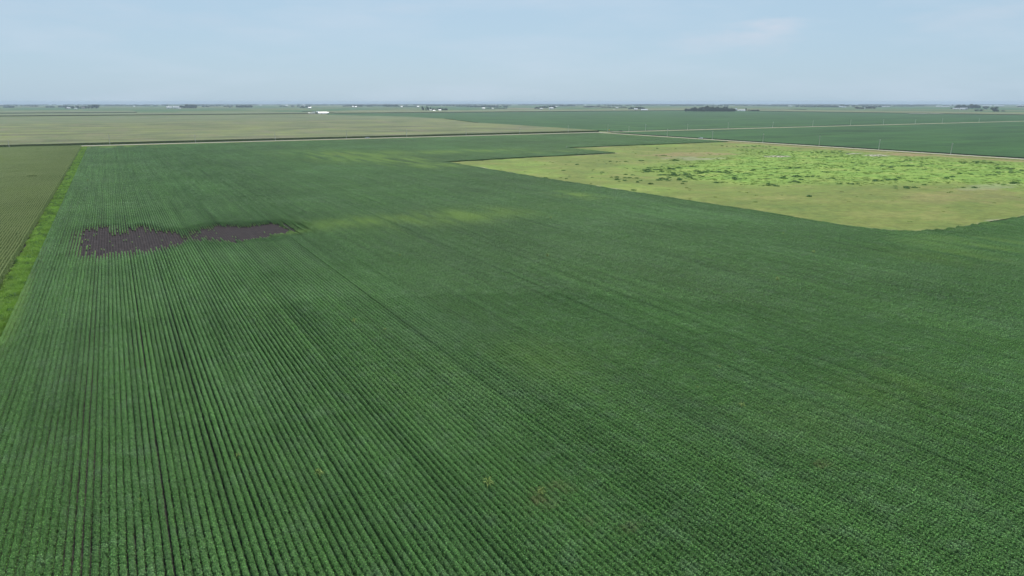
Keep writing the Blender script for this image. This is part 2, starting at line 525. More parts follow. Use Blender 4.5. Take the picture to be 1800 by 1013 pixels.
t = NT('mown verge'); M_verge = t.done(t.ramp(t.noise(.4, 4, .6), [(.3, (.16, .18, .06)), (.6, (.24, .24, .10)), (.8, (.33, .27, .16))]), .95, .05)
road('gravel_road', (2500, ROAD_Y), (-1600, ROAD_Y), 4.6, .95, M_gravel)
road('gravel_lane', (603.2, -800), (603.2, ROAD_Y - 7.2), 3.3, .8, M_gravel)
sheet('far_gravel_road', rect(2640, 2648, 250, 2900), M_gravel, .25, cell=200)

# canopies too far off to tell the plants apart
cornf = 'tall tasselled corn reaching north from the gravel road, dark at its near edge'
sheet('corn_field', [(-1700, 827), (618, 827), (636, 1120), (640, 1300), (722, 1620), (-1700, 1620)], M_cornslab, height=2.8, cell=60,
      kind='stuff', label=cornf, cat='corn field', rough=1)
sheet('corn_field', [(-1900, 1632), (722, 1632), (738, 1880), (600, 2350), (-1900, 2350)], M_cornslab2, height=2.4, cell=90,
      kind='stuff', label='paler corn field behind the first corn field on the left', cat='corn field')
sheet('soybean_field', [(646, 827), (2630, 827), (2630, 2630), (700, 2630), (640, 2360), (752, 1900), (752, 1640), (668, 1300), (662, 1120)], M_soyslab, height=.85, cell=100,
      kind='stuff', label='dark green soybean field beyond the road with a row of power poles in front', cat='soybean field')
sheet('soybean_field', rect(619, 2630, -800, 799), M_soyslab, height=.85, cell=100,
      kind='stuff', label='dark green soybean field in the wedge between the two gravel roads', cat='soybean field')
for (px0, px1, d0, d1, m, h, lab) in (
        (-2400, 690, 2660, 3150, M_cornslab2, 2.3, 'pale corn strip behind the long white barn'),
        (-3000, 100, 3350, 4000, M_cornslab2, 2.3, 'pale field in front of the farmstead at far left'),
        (760, 3500, 2700, 3250, M_cornslab, 2.3, 'tan corn strip behind the soybeans, in front of the farmsteads')):
    sheet('corn_field', rect(px0, px1, d0, d1), m, height=h, cell=150, kind='stuff', label=lab, cat='corn field')
sheet('corn_field', rect(2660, 3250, -500, 2650), M_cornslab, height=2.3, cell=150, kind='stuff',
      label='tan corn strip at far right, in front of the dark bushes', cat='corn field')

# ------------------------------------------------------------------ weedy grassland on the right
gx = np.arange(208, 594.1, 1.7); gy = np.arange(127, 556.1, 1.7)
GX, GY = np.meshgrid(gx, gy)
jx = GX + (vnoise(GX, GY, 9, 3) - .5) * 3; jy = GY + (vnoise(GX, GY, 9, 5) - .5) * 3
inside = inpoly(GX, GY, PAST)
gp = PP([(1085, 306), (1150, 291), (1250, 283), (1310, 264), (1450, 264), (1600, 274), (1800, 286), (2150, 300),
         (2150, 345), (1800, 331), (1650, 327), (1500, 322), (1380, 327), (1250, 319), (1180, 314)])
dg = polydist(GX, GY, gp) + (fbm(GX, GY, 42, 1) - .5) * 66
green = np.clip(.5 - (dg + (fbm(GX, GY, 9, 61) - .5) * 34) / 60, 0, 1) * .96
side = np.clip((fbm(GX, GY, 30, 9) - .48) * 5, 0, 1) * .45 * np.clip((GY - 215) / 60, 0, 1)
green = np.maximum(green, side)
def blob(cx, cy, rx, ry, k=0, X=GX, Y=GY, nz=.9, ns=9):
    d = ((X - cx) / rx) ** 2 + ((Y - cy) / ry) ** 2
    return np.clip(1.4 - d - (fbm(X, Y, ns, k) - .5) * nz * 4, 0, 1)
bare = np.zeros_like(GX)
for (px, py, rx, ry) in ((1365, 275, 11, 8), (1540, 272.5, 14, 8), (1500, 269.5, 9, 3), (1000, 261.5, 8, 3), (1600, 285, 3, 2)):
    c_ = P(px, py); bare = np.maximum(bare, blob(*c_, rx, ry, px))
for (px, py, rx, ry, w) in ((1745, 328, 22, 8, .22), (1190, 279, 20, 9, .3), (1240, 280, 22, 6, .35)):
    c_ = P(px, py); bare = np.maximum(bare, w * blob(*c_, rx, ry, px))
de = -polydist(GX, GY, PAST)
bare = np.maximum(bare, .75 * np.clip(1 - de / 2.6 - (fbm(GX, GY, 14, 7) - .42) * 3, 0, 1))
rust = np.clip(1 - np.abs(GX - 586) / 9, 0, 1) * .8
for (px, py, rx, ry, w) in ((1215, 272, 40, 22, .6), (1600, 271, 24, 18, .8), (1480, 404, 6, 8, .5), (1700, 345, 40, 15, .25)):
    c_ = P(px, py); rust = np.maximum(rust, w * blob(*c_, rx, ry, px + 3))
zz = .06 + .25 * fbm(GX, GY, 6, 4) + green * .2 * vnoise(GX, GY, 4, 2)
idx = np.arange(GX.size).reshape(GX.shape)
cellin = inside[:-1, :-1] & inside[1:, 1:] & inside[:-1, 1:] & inside[1:, :-1]
Q = np.stack([idx[:-1, :-1], idx[:-1, 1:], idx[1:, 1:], idx[1:, :-1]], -1)[cellin]
used = np.unique(Q); remap = -np.ones(GX.size, int); remap[used] = np.arange(len(used))
V = np.stack([GX.ravel(), GY.ravel(), zz.ravel()], 1)[used]
me = mesh_np('grassland', V, remap[Q], M_past, smooth=True)
for nm, arr in (('green', green), ('bare', bare), ('rust', rust)):
    at = me.attributes.new(nm, 'FLOAT', 'POINT'); at.data.foreach_set('value', arr.ravel()[used].astype(np.float32))
tag(link('grassland', me), kind='structure')

# ------------------------------------------------------------------ instanced crops and ground cover
def leaf_mesh(name, C, N, size, elong, mats, core=None, aspect=1.0):
    """diamond leaves at C with normals N; core: (V, Q) of a dark inner body"""
    n = len(C)
    N = N / np.linalg.norm(N, axis=1, keepdims=True)
    R = RNG.normal(size=(n, 3)); T = np.cross(N, R); T /= np.linalg.norm(T, axis=1, keepdims=True)
    B = np.cross(N, T)
    s = size.reshape(-1, 1)
    V = np.stack([C - T * s, C - B * s * elong, C + T * s, C + B * s * elong], 1).reshape(-1, 3)
    Qd = np.arange(4 * n).reshape(-1, 4)
    mi = np.zeros(n, int)
    if core is not None:
        Qd = np.vstack([Qd, np.asarray(core[1]) + len(V)]); V = np.vstack([V, core[0]])
        mi = np.concatenate([mi, np.ones(len(core[1]), int)])
    return mesh_np(name, V, Qd, mats, mi)

def row_core(L, hw, h, n):  # solid body added inside each row to block light
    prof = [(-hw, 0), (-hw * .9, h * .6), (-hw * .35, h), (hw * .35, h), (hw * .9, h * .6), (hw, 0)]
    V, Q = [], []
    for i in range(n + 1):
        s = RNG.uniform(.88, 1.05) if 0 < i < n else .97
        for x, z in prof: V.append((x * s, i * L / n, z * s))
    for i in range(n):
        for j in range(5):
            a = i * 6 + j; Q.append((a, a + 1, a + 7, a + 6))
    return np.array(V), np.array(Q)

def soy_segment(L, nleaf, smin, smax, ncore):
    jit = .42 if L < 2 else .28
    th = np.arccos(RNG.uniform(-1, 1, nleaf))
    y = RNG.uniform(-.05, L + .05, nleaf)
    nk = int(L / .15) + 2
    prof = RNG.uniform(.85, 1.12, nk); prof[0] = prof[-1] = .98
    wob = RNG.normal(0, .022, nk); wob[0] = wob[-1] = 0
    kx = np.linspace(0, L, nk)
    lump = np.interp(y, kx, prof)
    rr = RNG.uniform(.74, 1.12, nleaf) * lump
    rr = np.where(RNG.random(nleaf) < .07, rr * RNG.uniform(1.05, 1.28, nleaf), rr)      # shoots that stand out of the canopy
    th = np.clip(th, .15, math.pi - .15)
    x = .345 * np.cos(th) * rr + np.interp(y, kx, wob); z = .84 * np.sin(th) ** .82 * rr + .02
    C = np.stack([x, y, z], 1)
    N = np.stack([np.cos(th) * .9, RNG.normal(0, .1, nleaf), np.sin(th) + .35], 1) + RNG.normal(0, jit, (nleaf, 3))
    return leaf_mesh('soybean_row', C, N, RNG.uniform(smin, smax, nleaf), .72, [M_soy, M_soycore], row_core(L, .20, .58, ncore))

def gn_instancer(name, protos, pts, rot, scl, attrs, label, cat, group=None):
    """ONE object whose points carry copies of the prototypes"""
    me = bpy.data.meshes.new(name)
    me.vertices.add(len(pts)); me.vertices.foreach_set('co', np.asarray(pts, np.float32).ravel())
    a = me.attributes.new('rz', 'FLOAT', 'POINT'); a.data.foreach_set('value', np.asarray(rot, np.float32))
    a = me.attributes.new('scl', 'FLOAT_VECTOR', 'POINT'); a.data.foreach_set('vector', np.asarray(scl, np.float32).ravel())
    a = me.attributes.new('pick', 'INT', 'POINT'); a.data.foreach_set('value', RNG.integers(0, len(protos), len(pts)).astype(np.int32))
    for k, v in attrs.items():
        a = me.attributes.new(k, 'FLOAT', 'POINT'); a.data.foreach_set('value', np.asarray(v, np.float32))
    o = link(name, me)
    ng = bpy.data.node_groups.new(name, 'GeometryNodeTree')
    ng.interface.new_socket('Geometry', in_out='INPUT', socket_type='NodeSocketGeometry')
    ng.interface.new_socket('Geometry', in_out='OUTPUT', socket_type='NodeSocketGeometry')
    N, L = ng.nodes, ng.links
    gi, go = N.new('NodeGroupInput'), N.new('NodeGroupOutput')
    def named(nm, ty):
        q = N.new('GeometryNodeInputNamedAttribute'); q.data_type = ty; q.inputs['Name'].default_value = nm
        return q.outputs['Attribute']
    gg = N.new('GeometryNodeGeometryToInstance')
    for pr in protos[::-1]:
        oi = N.new('GeometryNodeObjectInfo'); oi.inputs['Object'].default_value = pr
        oi.inputs['As Instance'].default_value = True; oi.transform_space = 'ORIGINAL'
        L.new(oi.outputs['Geometry'], gg.inputs[0])
    ip = N.new('GeometryNodeInstanceOnPoints')
    ip.inputs['Pick Instance'].default_value = True
    jn = N.new('GeometryNodeJoinGeometry')
    for lk in list(L):
        if lk.to_node == gg:
            s_ = lk.from_socket; L.remove(lk); L.new(s_, jn.inputs[0])
    N.remove(gg)
    cb = N.new('ShaderNodeCombineXYZ')
    L.new(named('rz', 'FLOAT'), cb.inputs['Z'])
    L.new(gi.outputs[0], ip.inputs['Points'])
    L.new(jn.outputs[0], ip.inputs['Instance'])
    L.new(named('pick', 'INT'), ip.inputs['Instance Index'])
    L.new(cb.outputs[0], ip.inputs['Rotation'])
    L.new(named('scl', 'FLOAT_VECTOR'), ip.inputs['Scale'])
    L.new(ip.outputs[0], go.inputs[0])
    md = o.modifiers.new('plants', 'NODES'); md.node_group = ng
    return tag(o, label, cat, group, 'stuff')

# ---- where the soybeans stand
PATCH1 = PP([(147, 432), (148, 418), (160, 405), (182, 402), (205, 412), (245, 402), (262, 408), (292, 411), (343, 420), (300, 434), (250, 443), (205, 447), (185, 452), (160, 450)])
PATCH2 = PP([(326, 422), (350, 408), (385, 399), (440, 399), (480, 395), (515, 401), (512, 411), (480, 413), (455, 423), (410, 426), (375, 423)])
TRACKS = [P(801, 413)[0], P(1200, 460)[0], P(1200, 407)[0], P(1500, 465)[0], P(268, 450)[0], P(282, 450)[0], P(158, 600)[0],
          P(164, 600)[0], P(430, 450)[0], P(950, 365)[0], P(1200, 375)[0], P(640, 310)[0], P(1200, 620)[0], P(500, 400)[0]]
def tints(X, Y):
    tt = np.zeros_like(X); bb = np.zeros_like(X)
    for (px, py, rx, ry, w) in ((620, 277, 34, 60, .8), (700, 284, 28, 55, .6), (765, 294, 16, 22, .7), (665, 272, 40, 40, .35),
                                (800, 269, 60, 26, .5), (860, 268, 40, 16, .6), (960, 270, 60, 20, .35), (560, 270, 40, 50, .25),
                                (620, 395, 24, 13, .42), (700, 388, 22, 13, .55), (800, 384, 34, 18, .45), (870, 380, 18, 14, .4), (540, 405, 12, 7, .5),
                                (500, 412, 9, 5, .5), (1010, 347, 9, 14, .45), (1045, 352, 8, 10, .35), (1740, 440, 40, 14, .22), (1640, 428, 20, 9, .25),
                                (200, 259, 26, 14, .5), (290, 259, 12, 12, .5), (1700, 395, 30, 7, .3), (40, 520, 2.0, 40, .35),
                                (880, 650, 18, 12, .12), (1550, 700, 20, 8, .12)):
        cx, cy = P(px, py)
        g = np.exp(-(((X - cx) / rx) ** 2 + ((Y - cy) / ry) ** 2) * 1.2)
        g = g * np.clip((fbm(X * 3.0, Y * .35, 16, px) - .30) * 3.2, 0, 1.3)
        tt = np.maximum(tt, w * g)
    for (px, py, rx, ry, w) in ((600, 274, 12, 20, .35), (945, 888, 2.6, 2.0, .75), (985, 865, 2.0, 1.6, .4), (1450, 828, 1.3, 1.3, .6), (1560, 640, 4, 2, .2),
                                (1110, 940, 1.4, 1.2, .4), (1045, 930, 1.2, 1.0, .35), (60, 480, 2, 30, .2)):
        cx, cy = P(px, py)
        g = np.exp(-(((X - cx) / rx) ** 2 + ((Y - cy) / ry) ** 2) * 1.6)
        bb = np.maximum(bb, w * g * np.clip((vnoise(X, Y, 1.2, px) - .2) * 1.8, 0, 1.2))
    return np.clip(tt * 1.75, 0, .9), np.clip(bb * .6, 0, .9)

def soy_here(X, Y):
    """density 0..1 of the crop"""
    d = np.minimum(polydist(X, Y, PATCH1), polydist(X, Y, PATCH2))
    d = d + (fbm(X, Y, 5, 13) - .5) * 5.0
    return d

ROW = .762
nrow = int((SOY_X1 - SOY_X0) / ROW)
rowx = SOY_X0 + .5 + ROW * np.arange(nrow)
track = np.zeros(nrow)
for tx in TRACKS:
    i = int(round((tx - rowx[0]) / ROW))
    if 0 < i < nrow - 1:
        k_ = .15 if tx < 60 else 1.4
        track[i] = k_; track[i + 1] = -k_
for i in range(5, nrow - 2, 12):          # where two passes of the planter met
    if track[i] == 0 and track[i + 1] == 0 and RNG.random() < .6:
        k_ = RNG.uniform(.1, .4) if rowx[i] < 40 else RNG.uniform(.2, .8); track[i] = k_; track[i + 1] = -k_
CELL = 12.0
ys = np.arange(-6, 798, CELL)
RX, RY = np.meshgrid(rowx, ys)
ROWJ = RNG.random(nrow)
TRK = np.broadcast_to(track, RX.shape)
def level(RX, RY, TRK, L):
    mid = RY + L / 2
    out = polydist(RX, mid, PAST)
    ok = infrustum(RX, mid) & (RY + L > -3) & (RY < 800)
    return out, ok
res = {12.0: [], 3.0: [], 1.5: []}
out, ok = level(RX, RY, TRK, 12)
dist = np.hypot(RX, RY + 6)
pd = soy_here(RX, RY + 6)
fine = (dist < 300) | (np.abs(out) < 9) | (pd < 16)
keep12 = ok & ~fine & (out > 0)
res[12.0].append(np.stack([RX[keep12], RY[keep12], TRK[keep12]], 1))
sub = ok & fine & (out > -9)
X3 = np.repeat(RX[sub], 4); T3 = np.repeat(TRK[sub], 4); Y3 = (RY[sub][:, None] + np.arange(4) * 3.0).ravel()
out, ok = level(X3, Y3, T3, 3)
dist = np.hypot(X3, Y3 + 1.5); pd = soy_here(X3, Y3 + 1.5)
fine = (dist < 150) | (np.abs(out) < 3) | (pd < 7)
k3 = ok & ~fine & (out > 0)
res[3.0].append(np.stack([X3[k3], Y3[k3], T3[k3]], 1))
sub = ok & fine & (out > -3)
X1 = np.repeat(X3[sub], 2); T1 = np.repeat(T3[sub], 2); Y1 = (Y3[sub][:, None] + np.arange(2) * 1.5).ravel()
out, ok = level(X1, Y1, T1, 1.5)
k1 = ok & (out > .1 + 1.5 * vnoise(X1, Y1, 3, 6) ** 2)
res[1.5].append(np.stack([X1[k1], Y1[k1], T1[k1]], 1))

LOD = {1.5: (640, .046, .074, 3, 7), 3.0: (800, .062, .095, 4, 5), 12.0: (1700, .095, .14, 8, 5)}
NAMES = {1.5: 'near soybean rows in front of and below the camera', 3.0: 'middle soybean rows around and behind the bare soil patch',
         12.0: 'far soybean rows running to the gravel road'}
for L, (nl, s0, s1, nc, nv) in LOD.items():
    A = np.vstack(res[L])
    X, Y, T = A.T
    pd = soy_here(X, Y + L / 2)
    pd = pd + (ROWJ[np.round((X - rowx[0]) / ROW).astype(int)] - .5) * 6.5 * np.exp(-np.abs(pd) / 7)
    grow = np.clip(.50 + pd / 13, .42, 1)
    alive = (pd > 0) | (RNG.random(len(X)) < np.clip(.34 + pd * .04, .03, 1) * (vnoise(X * 5, Y * .7, 5, 8) > .62))
    edge = (RNG.random(len(X)) < .84) | (pd > 2.5)
    X, Y, T, pd, grow = [q[alive & edge] for q in (X, Y, T, pd, grow)]
    tt, bb = tints(X, Y + L / 2)
    tt = np.maximum(tt, np.clip(.62 - pd / 5, 0, .75) * RNG.uniform(.5, 1, len(X)))
    vig = .90 + .22 * fbm(X, Y, 14, 31)
    gap = .90 + .18 * vnoise(X * 4, Y, 7, 33)
    trk = np.where(T != 0, .90, 1.0)
    sx = grow * gap * trk * (.97 + .05 * fbm(X, Y, 40, 5)) * np.where(pd < 9, .88, 1)
    sz = grow * vig
    dx = -T * .055 + (vnoise(X * 5, Y, 5, 77) - .5) * .05
    flip = RNG.random(len(X)) < .5
    pts = np.stack([X + dx, Y + np.where(flip, L, 0), .008 + 0 * X], 1)
    scl = np.stack([sx, np.full(len(X), 1.015), sz], 1)
    protos = []
    order = np.argsort(np.abs(pd - 60) + (T != 0) * 100 + tt * 100)[:nv * 7:7]
    for i in order:
        me = soy_segment(L, nl, s0, s1, nc)
        po = link('soybean_row', me, loc=tuple(pts[i]), rz=math.pi if flip[i] else 0)
        po.scale = tuple(scl[i])
        tag(po, 'length of dense green soybean row within the ' + NAMES[L], 'soybeans', NAMES[L], 'stuff')
        protos.append(po)
    m = np.ones(len(X), bool); m[order] = False
    gn_instancer('soybean_crop', protos, pts[m], np.where(flip, math.pi, 0)[m], scl[m], {'tint': tt[m], 'brown': bb[m]},
                 NAMES[L], 'soybeans')
    print('soy', L, len(X))

# ---- corn on the left
def corn_segment():
    V, Q, mi = [], [], []
    def quad(a, b, c, d, m):
        k = len(V); V.extend([a, b, c, d]); Q.append((k, k + 1, k + 2, k + 3)); mi.append(m)
    y = .09
    while y < 3:
        x = random.gauss(0, .03); h = random.uniform(2.0, 2.3)
        for w in ((.018, 0), (0, .018)):
            quad((x - w[0], y - w[1], 0), (x + w[0], y + w[1], 0), (x + w[0] * .6, y + w[1] * .6, h), (x - w[0] * .6, y - w[1] * .6, h), 1)
        for k in range(10):
            a = random.uniform(0, 2 * math.pi) if k % 2 else random.choice((0, math.pi)) + random.gauss(0, .5)
            z = .35 + (h - .45) * k / 9
            l = random.uniform(.15, .24); dr = (math.cos(a), math.sin(a)); n = (-dr[1] * .055, dr[0] * .055)
            p = [(x, y, z), (x + dr[0] * l * .6, y + dr[1] * l * .6, z + .20), (x + dr[0] * l * 1.2, y + dr[1] * l * 1.2, z - .08)]
            for i in range(2):
                u, v = p[i], p[i + 1]; t0, t1 = (1, 1.1) if i == 0 else (1.1, .3)
                quad((u[0] - n[0] * t0, u[1] - n[1] * t0, u[2]), (u[0] + n[0] * t0, u[1] + n[1] * t0, u[2]),
                     (v[0] + n[0] * t1, v[1] + n[1] * t1, v[2]), (v[0] - n[0] * t1, v[1] - n[1] * t1, v[2]), 0)
        for k in range(4):
            a = random.uniform(0, 6.28); r = random.uniform(.06, .15)
            quad((x - .02, y, h), (x + .02, y, h), (x + r * math.cos(a) + .025, y + r * math.sin(a), h + .28),
                 (x + r * math.cos(a) - .025, y + r * math.sin(a), h + .28), 2)
        y += .18
    return mesh_np('corn_row', np.array(V), np.array(Q), [M_corn, M_stalk, M_tassel], mi)

cx = -28.3 - ROW * np.arange(130)
cy = np.arange(110, 797, 3.0)

KX, KY = [q.ravel() for q in np.meshgrid(cx, cy)]
k = infrustum(KX, KY + 1.5, mx=160)
KX, KY = KX[k], KY[k]
s = .90 + .18 * fbm(KX, KY, 30, 3) + RNG.normal(0, .02, len(KX))
gap = (vnoise(KX, KY, 16, 41) > .05)
KX, KY, s = KX[gap], KY[gap], s[gap]
flip = RNG.random(len(KX)) < .5
pts = np.stack([KX + RNG.normal(0, .03, len(KX)), KY + np.where(flip, 3, 0), 0 * KX + .008], 1)
scl = np.stack([s * .85, np.ones(len(KX)), s], 1)
protos = []
for i in np.argsort(np.hypot(KX + 60, KY - 380))[:35:7]:
    po = link('corn_row', corn_segment(), loc=tuple(pts[i]), rz=math.pi if flip[i] else 0)
    po.scale = tuple(scl[i]); protos.append(po)
    tag(po, 'length of tasselled corn row in the field left of the grass strip', 'corn', 'corn rows left of the grass strip', 'stuff')
gn_instancer('corn_crop', protos, pts, np.where(flip, math.pi, 0), scl, {'tint': np.clip(np.exp(-((KX + 82) / 16) ** 2 - ((KY - 640) / 55) ** 2) * 1.2 * fbm(KX, KY, 14, 8) + .35 * np.clip(fbm(KX, KY, 40, 12) * 2 - 1, 0, 1), 0, .8)},
             'tall corn in straight rows left of the bright grass strip', 'corn')
print('corn', len(KX))

# a first rank of corn plants along the road, in front of the big corn canopy
fx = np.arange(-240, 614, 3.0)
FXX, FYY = [q.ravel() for q in np.meshgrid(fx, 826.4 - .762 * np.arange(1))]
gn_instancer('corn_crop', protos, np.stack([FXX, FYY, 0 * FXX], 1), 0 * FXX - math.pi / 2,
             np.stack([0 * FXX + 1, 0 * FXX + 1, .94 + .1 * vnoise(FXX, FYY, 9, 2)], 1), {'tint': 0 * FXX},
             'first rows of corn standing dark along the far side of the gravel road', 'corn')

# ---- grass tufts
def tuft(name, n, rad_, h, w, mat, lean=.5):
    V, Q = [], []
    for i in range(n):
        a, r = random.uniform(0, 6.28), rad_ * math.sqrt(random.random())
        x, y = r * math.cos(a), r * math.sin(a)
        b = random.uniform(0, 6.28); hh = h * random.uniform(.5, 1.1) * (1 - .35 * (r / rad_) ** 2); l = lean * hh * random.uniform(.3, 1)
        c = random.uniform(0, 3.14); nx, ny = math.cos(c) * w, math.sin(c) * w
        k = len(V)
        V += [(x - nx, y - ny, 0), (x + nx, y + ny, 0), (x + nx * .9 + l * .5 * math.cos(b), y + ny * .9 + l * .5 * math.sin(b), hh * .65),
              (x - nx * .9 + l * .5 * math.cos(b), y - ny * .9 + l * .5 * math.sin(b), hh * .65),
              (x + l * math.cos(b) + nx * .3, y + l * math.sin(b) + ny * .3, hh), (x + l * math.cos(b) - nx * .3, y + l * math.sin(b) - ny * .3, hh)]
        Q += [(k, k + 1, k + 2, k + 3), (k + 3, k + 2, k + 4, k + 5)]
    return mesh_np(name, np.array(V), np.array(Q), mat)

def leafbush(name, n, r, h, s, mat):
    d = RNG.normal(size=(n, 3)); d[:, 2] = np.abs(d[:, 2]); d /= np.linalg.norm(d, axis=1, keepdims=True)
    C = d * np.array([r, r, h]) * RNG.uniform(.55, 1.05, (n, 1))
    return leaf_mesh(name, C, d + RNG.normal(0, .5, (n, 3)), RNG.uniform(s * .7, s * 1.3, n), .7, [mat])

def scatter(name, pts, meshes, scale, label, cat, sv=.3):
    pts = np.asarray(pts); n = len(pts)
    s_ = scale * RNG.uniform(1 - sv, 1 + sv, n)
    scl = np.stack([s_, s_, s_ * RNG.uniform(.8, 1.2, n)], 1)
    rz = RNG.uniform(0, 6.28, n)
    protos = []
    for i, m_ in enumerate(meshes):
        po = link(name, m_, loc=tuple(pts[i * 3]), rz=rz[i * 3]); po.scale = tuple(scl[i * 3])
        tag(po, label, cat, label, 'stuff'); protos.append(po)
    o = gn_instancer(name, protos, pts, rz, scl, {'tint': np.zeros(n)}, label, cat, label)
    return o

# the bright strip between corn and soybeans: two heights of grass
n = 11000
yy = 95 + 705 * RNG.random(n) ** 1.4
xx = -25.3 + RNG.normal(0, 1.05, n)
wig = (vnoise(yy, 0 * yy, 22, 4) - .5) * 1.1
xx = np.clip(xx + wig, -27.3, -23.4)
gm = [tuft('ditch_grass', 90, .8, .8, .045, M_ditch, 1.1) for i in range(3)]
scatter('ditch_grass', np.stack([xx, yy, 0 * xx], 1), gm, 1.0, 'bright green grass strip between the corn and the soybeans', 'grass')
n = 800
yy = 110 + 640 * RNG.random(n); xx = np.clip(-25.4 + RNG.normal(0, 1.1, n), -27.8, -23)
scatter('ditch_weed', np.stack([xx, yy, 0 * xx + .1], 1), [leafbush('ditch_weed', 120, .8, 1.1, .12, M_weed) for i in range(2)], .8,
        'darker leafy weeds in the grass strip between corn and soybeans', 'weeds', .4)

# grassland cover
def rnd_in(n, x0, x1, y0, y1): return RNG.uniform(x0, x1, n), RNG.uniform(y0, y1, n)
ax, ay = rnd_in(60000, 209, 593, 128, 555)
m = (polydist(ax, ay, PAST) < -.6) & infrustum(ax, ay, mx=200)
ax, ay = ax[m], ay[m]
gi_ = np.clip(.5 - (polydist(ax, ay, gp) + (fbm(ax, ay, 42, 1) - .5) * 66) / 22, 0, 1)
pick = RNG.random(len(ax))
isg = pick < gi_ * .95 + .008
isg &= RNG.random(len(ax)) < .5
d_ = (~isg) & (pick < .444) & (pick > .44)
scatter('dry_grass', np.stack([ax[d_], ay[d_], 0 * ax[d_] + .12], 1), [tuft('dry_grass', 60, .9, .22, .05, M_dry, 1.2) for i in range(3)], 1.0,
        'short tan grass on the open ground right of the soybeans', 'grass')
scatter('green_grass', np.stack([ax[isg], ay[isg], 0 * ax[isg] + .12], 1), [tuft('green_grass', 60, .9, .30, .06, M_green, 1.2) for i in range(3)], 1.0,
        'bright green weeds covering the middle of the open ground', 'grass')
# dark weed clumps in drifts
ax, ay = rnd_in(42000, 212, 590, 150, 548)
m = (polydist(ax, ay, PAST) < -2) & infrustum(ax, ay, mx=200)
ax, ay = ax[m], ay[m]
drift = fbm(ax, ay, 11, 51)
w = np.zeros_like(ax)
for (px, py, rx, ry, k_) in ((1200, 308, 45, 16, 1), (1160, 300, 30, 10, .8), (1370, 314, 30, 7, .9), (1400, 321, 26, 5, .9), (1265, 305, 25, 8, .5), (1300, 316, 30, 6, .8),
                             (1395, 296, 12, 5, .9), (1450, 304, 12, 4, .9), (1575, 315, 26, 3, 1), (1610, 314, 10, 3, 1), (1580, 294, 40, 8, .7), (1640, 296, 20, 8, .5),
                             (1690, 298, 14, 6, .5), (1495, 324, 10, 3, .8), (1440, 318, 10, 3, .5), (1330, 258, 16, 12, .5), (1300, 258, 7, 8, 1), (1460, 268, 18, 8, .6),
                             (1600, 329, 12, 6, .6), (1160, 275, 6, 6, .8), (1070, 280, 5, 4, .6), (1180, 283, 4, 4, .8), (1740, 285, 20, 8, .5), (1770, 295, 16, 6, .7),
                             (1760, 323, 26, 3, 1), (1590, 282, 8, 4, .9), (1460, 275, 16, 6, .5), (1350, 268, 10, 6, .4), (1000, 292, 8, 5, .5), (975, 300, 10, 8, .3),
                             (1090, 286, 14, 6, .4), (1720, 307, 50, 8, .45), (1480, 290, 60, 10, .35)):
    c_ = P(px, py)
    w = np.maximum(w, k_ * np.exp(-(((ax - c_[0]) / rx) ** 2 + ((ay - c_[1]) / ry) ** 2)))
m = RNG.random(len(ax)) < np.clip((drift - .42) * 3.2, 0, 1) * w * .7 + .0003
wm = [leafbush('weed_clump', 120, 1.0, .42, .16, M_weed) for i in range(3)]
scatter('weed_clump', np.stack([ax[m], ay[m], 0 * ax[m] + .1], 1), wm, 1.15, 'dark green weed clumps scattered over the open ground', 'weeds', .55)
print('weeds', m.sum())
# verges: tan seeding grass along both roads
ax1 = RNG.uniform(60, 2300, 5200); ay1 = np.where(RNG.random(5200) < .5, RNG.uniform(801.5, 805, 5200), RNG.uniform(819, 823, 5200))
ay2 = RNG.uniform(140, 800, 4200); ax2 = np.where(RNG.random(4200) < .45, RNG.uniform(594, 597, 4200), RNG.uniform(610, 617, 4200))
vx, vy = np.concatenate([ax1, ax2]), np.concatenate([ay1, ay2])
scatter('verge_grass', np.stack([vx, vy, gz(vx, vy)], 1), [tuft('verge_grass', 60, 1.0, .35, .05, M_dry, .9) for i in range(2)], 1.0,
        'tan seeding grass on the verges of the gravel roads', 'grass', .4)

# ------------------------------------------------------------------ volunteer corn plants standing above the soybeans
def sprout_mesh(seed):
    r_ = random.Random(seed); V, Q = [], []
    for k in range(13):
        a = k * 2.4 + r_.gauss(0, .3); l = r_.uniform(.35, .6); z = .5 + k * .05
        dr = (math.cos(a), math.sin(a)); n_ = (-dr[1] * .05, dr[0] * .05)
        p = [(0, 0, z), (dr[0] * l * .45, dr[1] * l * .45, z + .32), (dr[0] * l * .9, dr[1] * l * .9, z + .22), (dr[0] * l * 1.15, dr[1] * l * 1.15, z - .05)]
        ws = (.6, 1, .8, .1)
        for i in range(3):
            u, v = p[i], p[i + 1]; b = len(V)
            V += [(u[0] - n_[0] * ws[i], u[1] - n_[1] * ws[i], u[2]), (u[0] + n_[0] * ws[i], u[1] + n_[1] * ws[i], u[2]),
                  (v[0] + n_[0] * ws[i + 1], v[1] + n_[1] * ws[i + 1], v[2]), (v[0] - n_[0] * ws[i + 1], v[1] - n_[1] * ws[i + 1], v[2])]
            Q.append((b, b + 1, b + 2, b + 3))
    return mesh_np('leaf_blades', np.array(V), np.array(Q), M_sprout)
bm = bmesh.new(); cyl(bm, 0, 0, 0, 1.2, .03, .015, 6)
stem_me = bpy.data.meshes.new('stem'); bm.to_mesh(stem_me); bm.free(); stem_me.materials.append(M_stalk)
sp_me = [sprout_mesh(i) for i in range(4)]
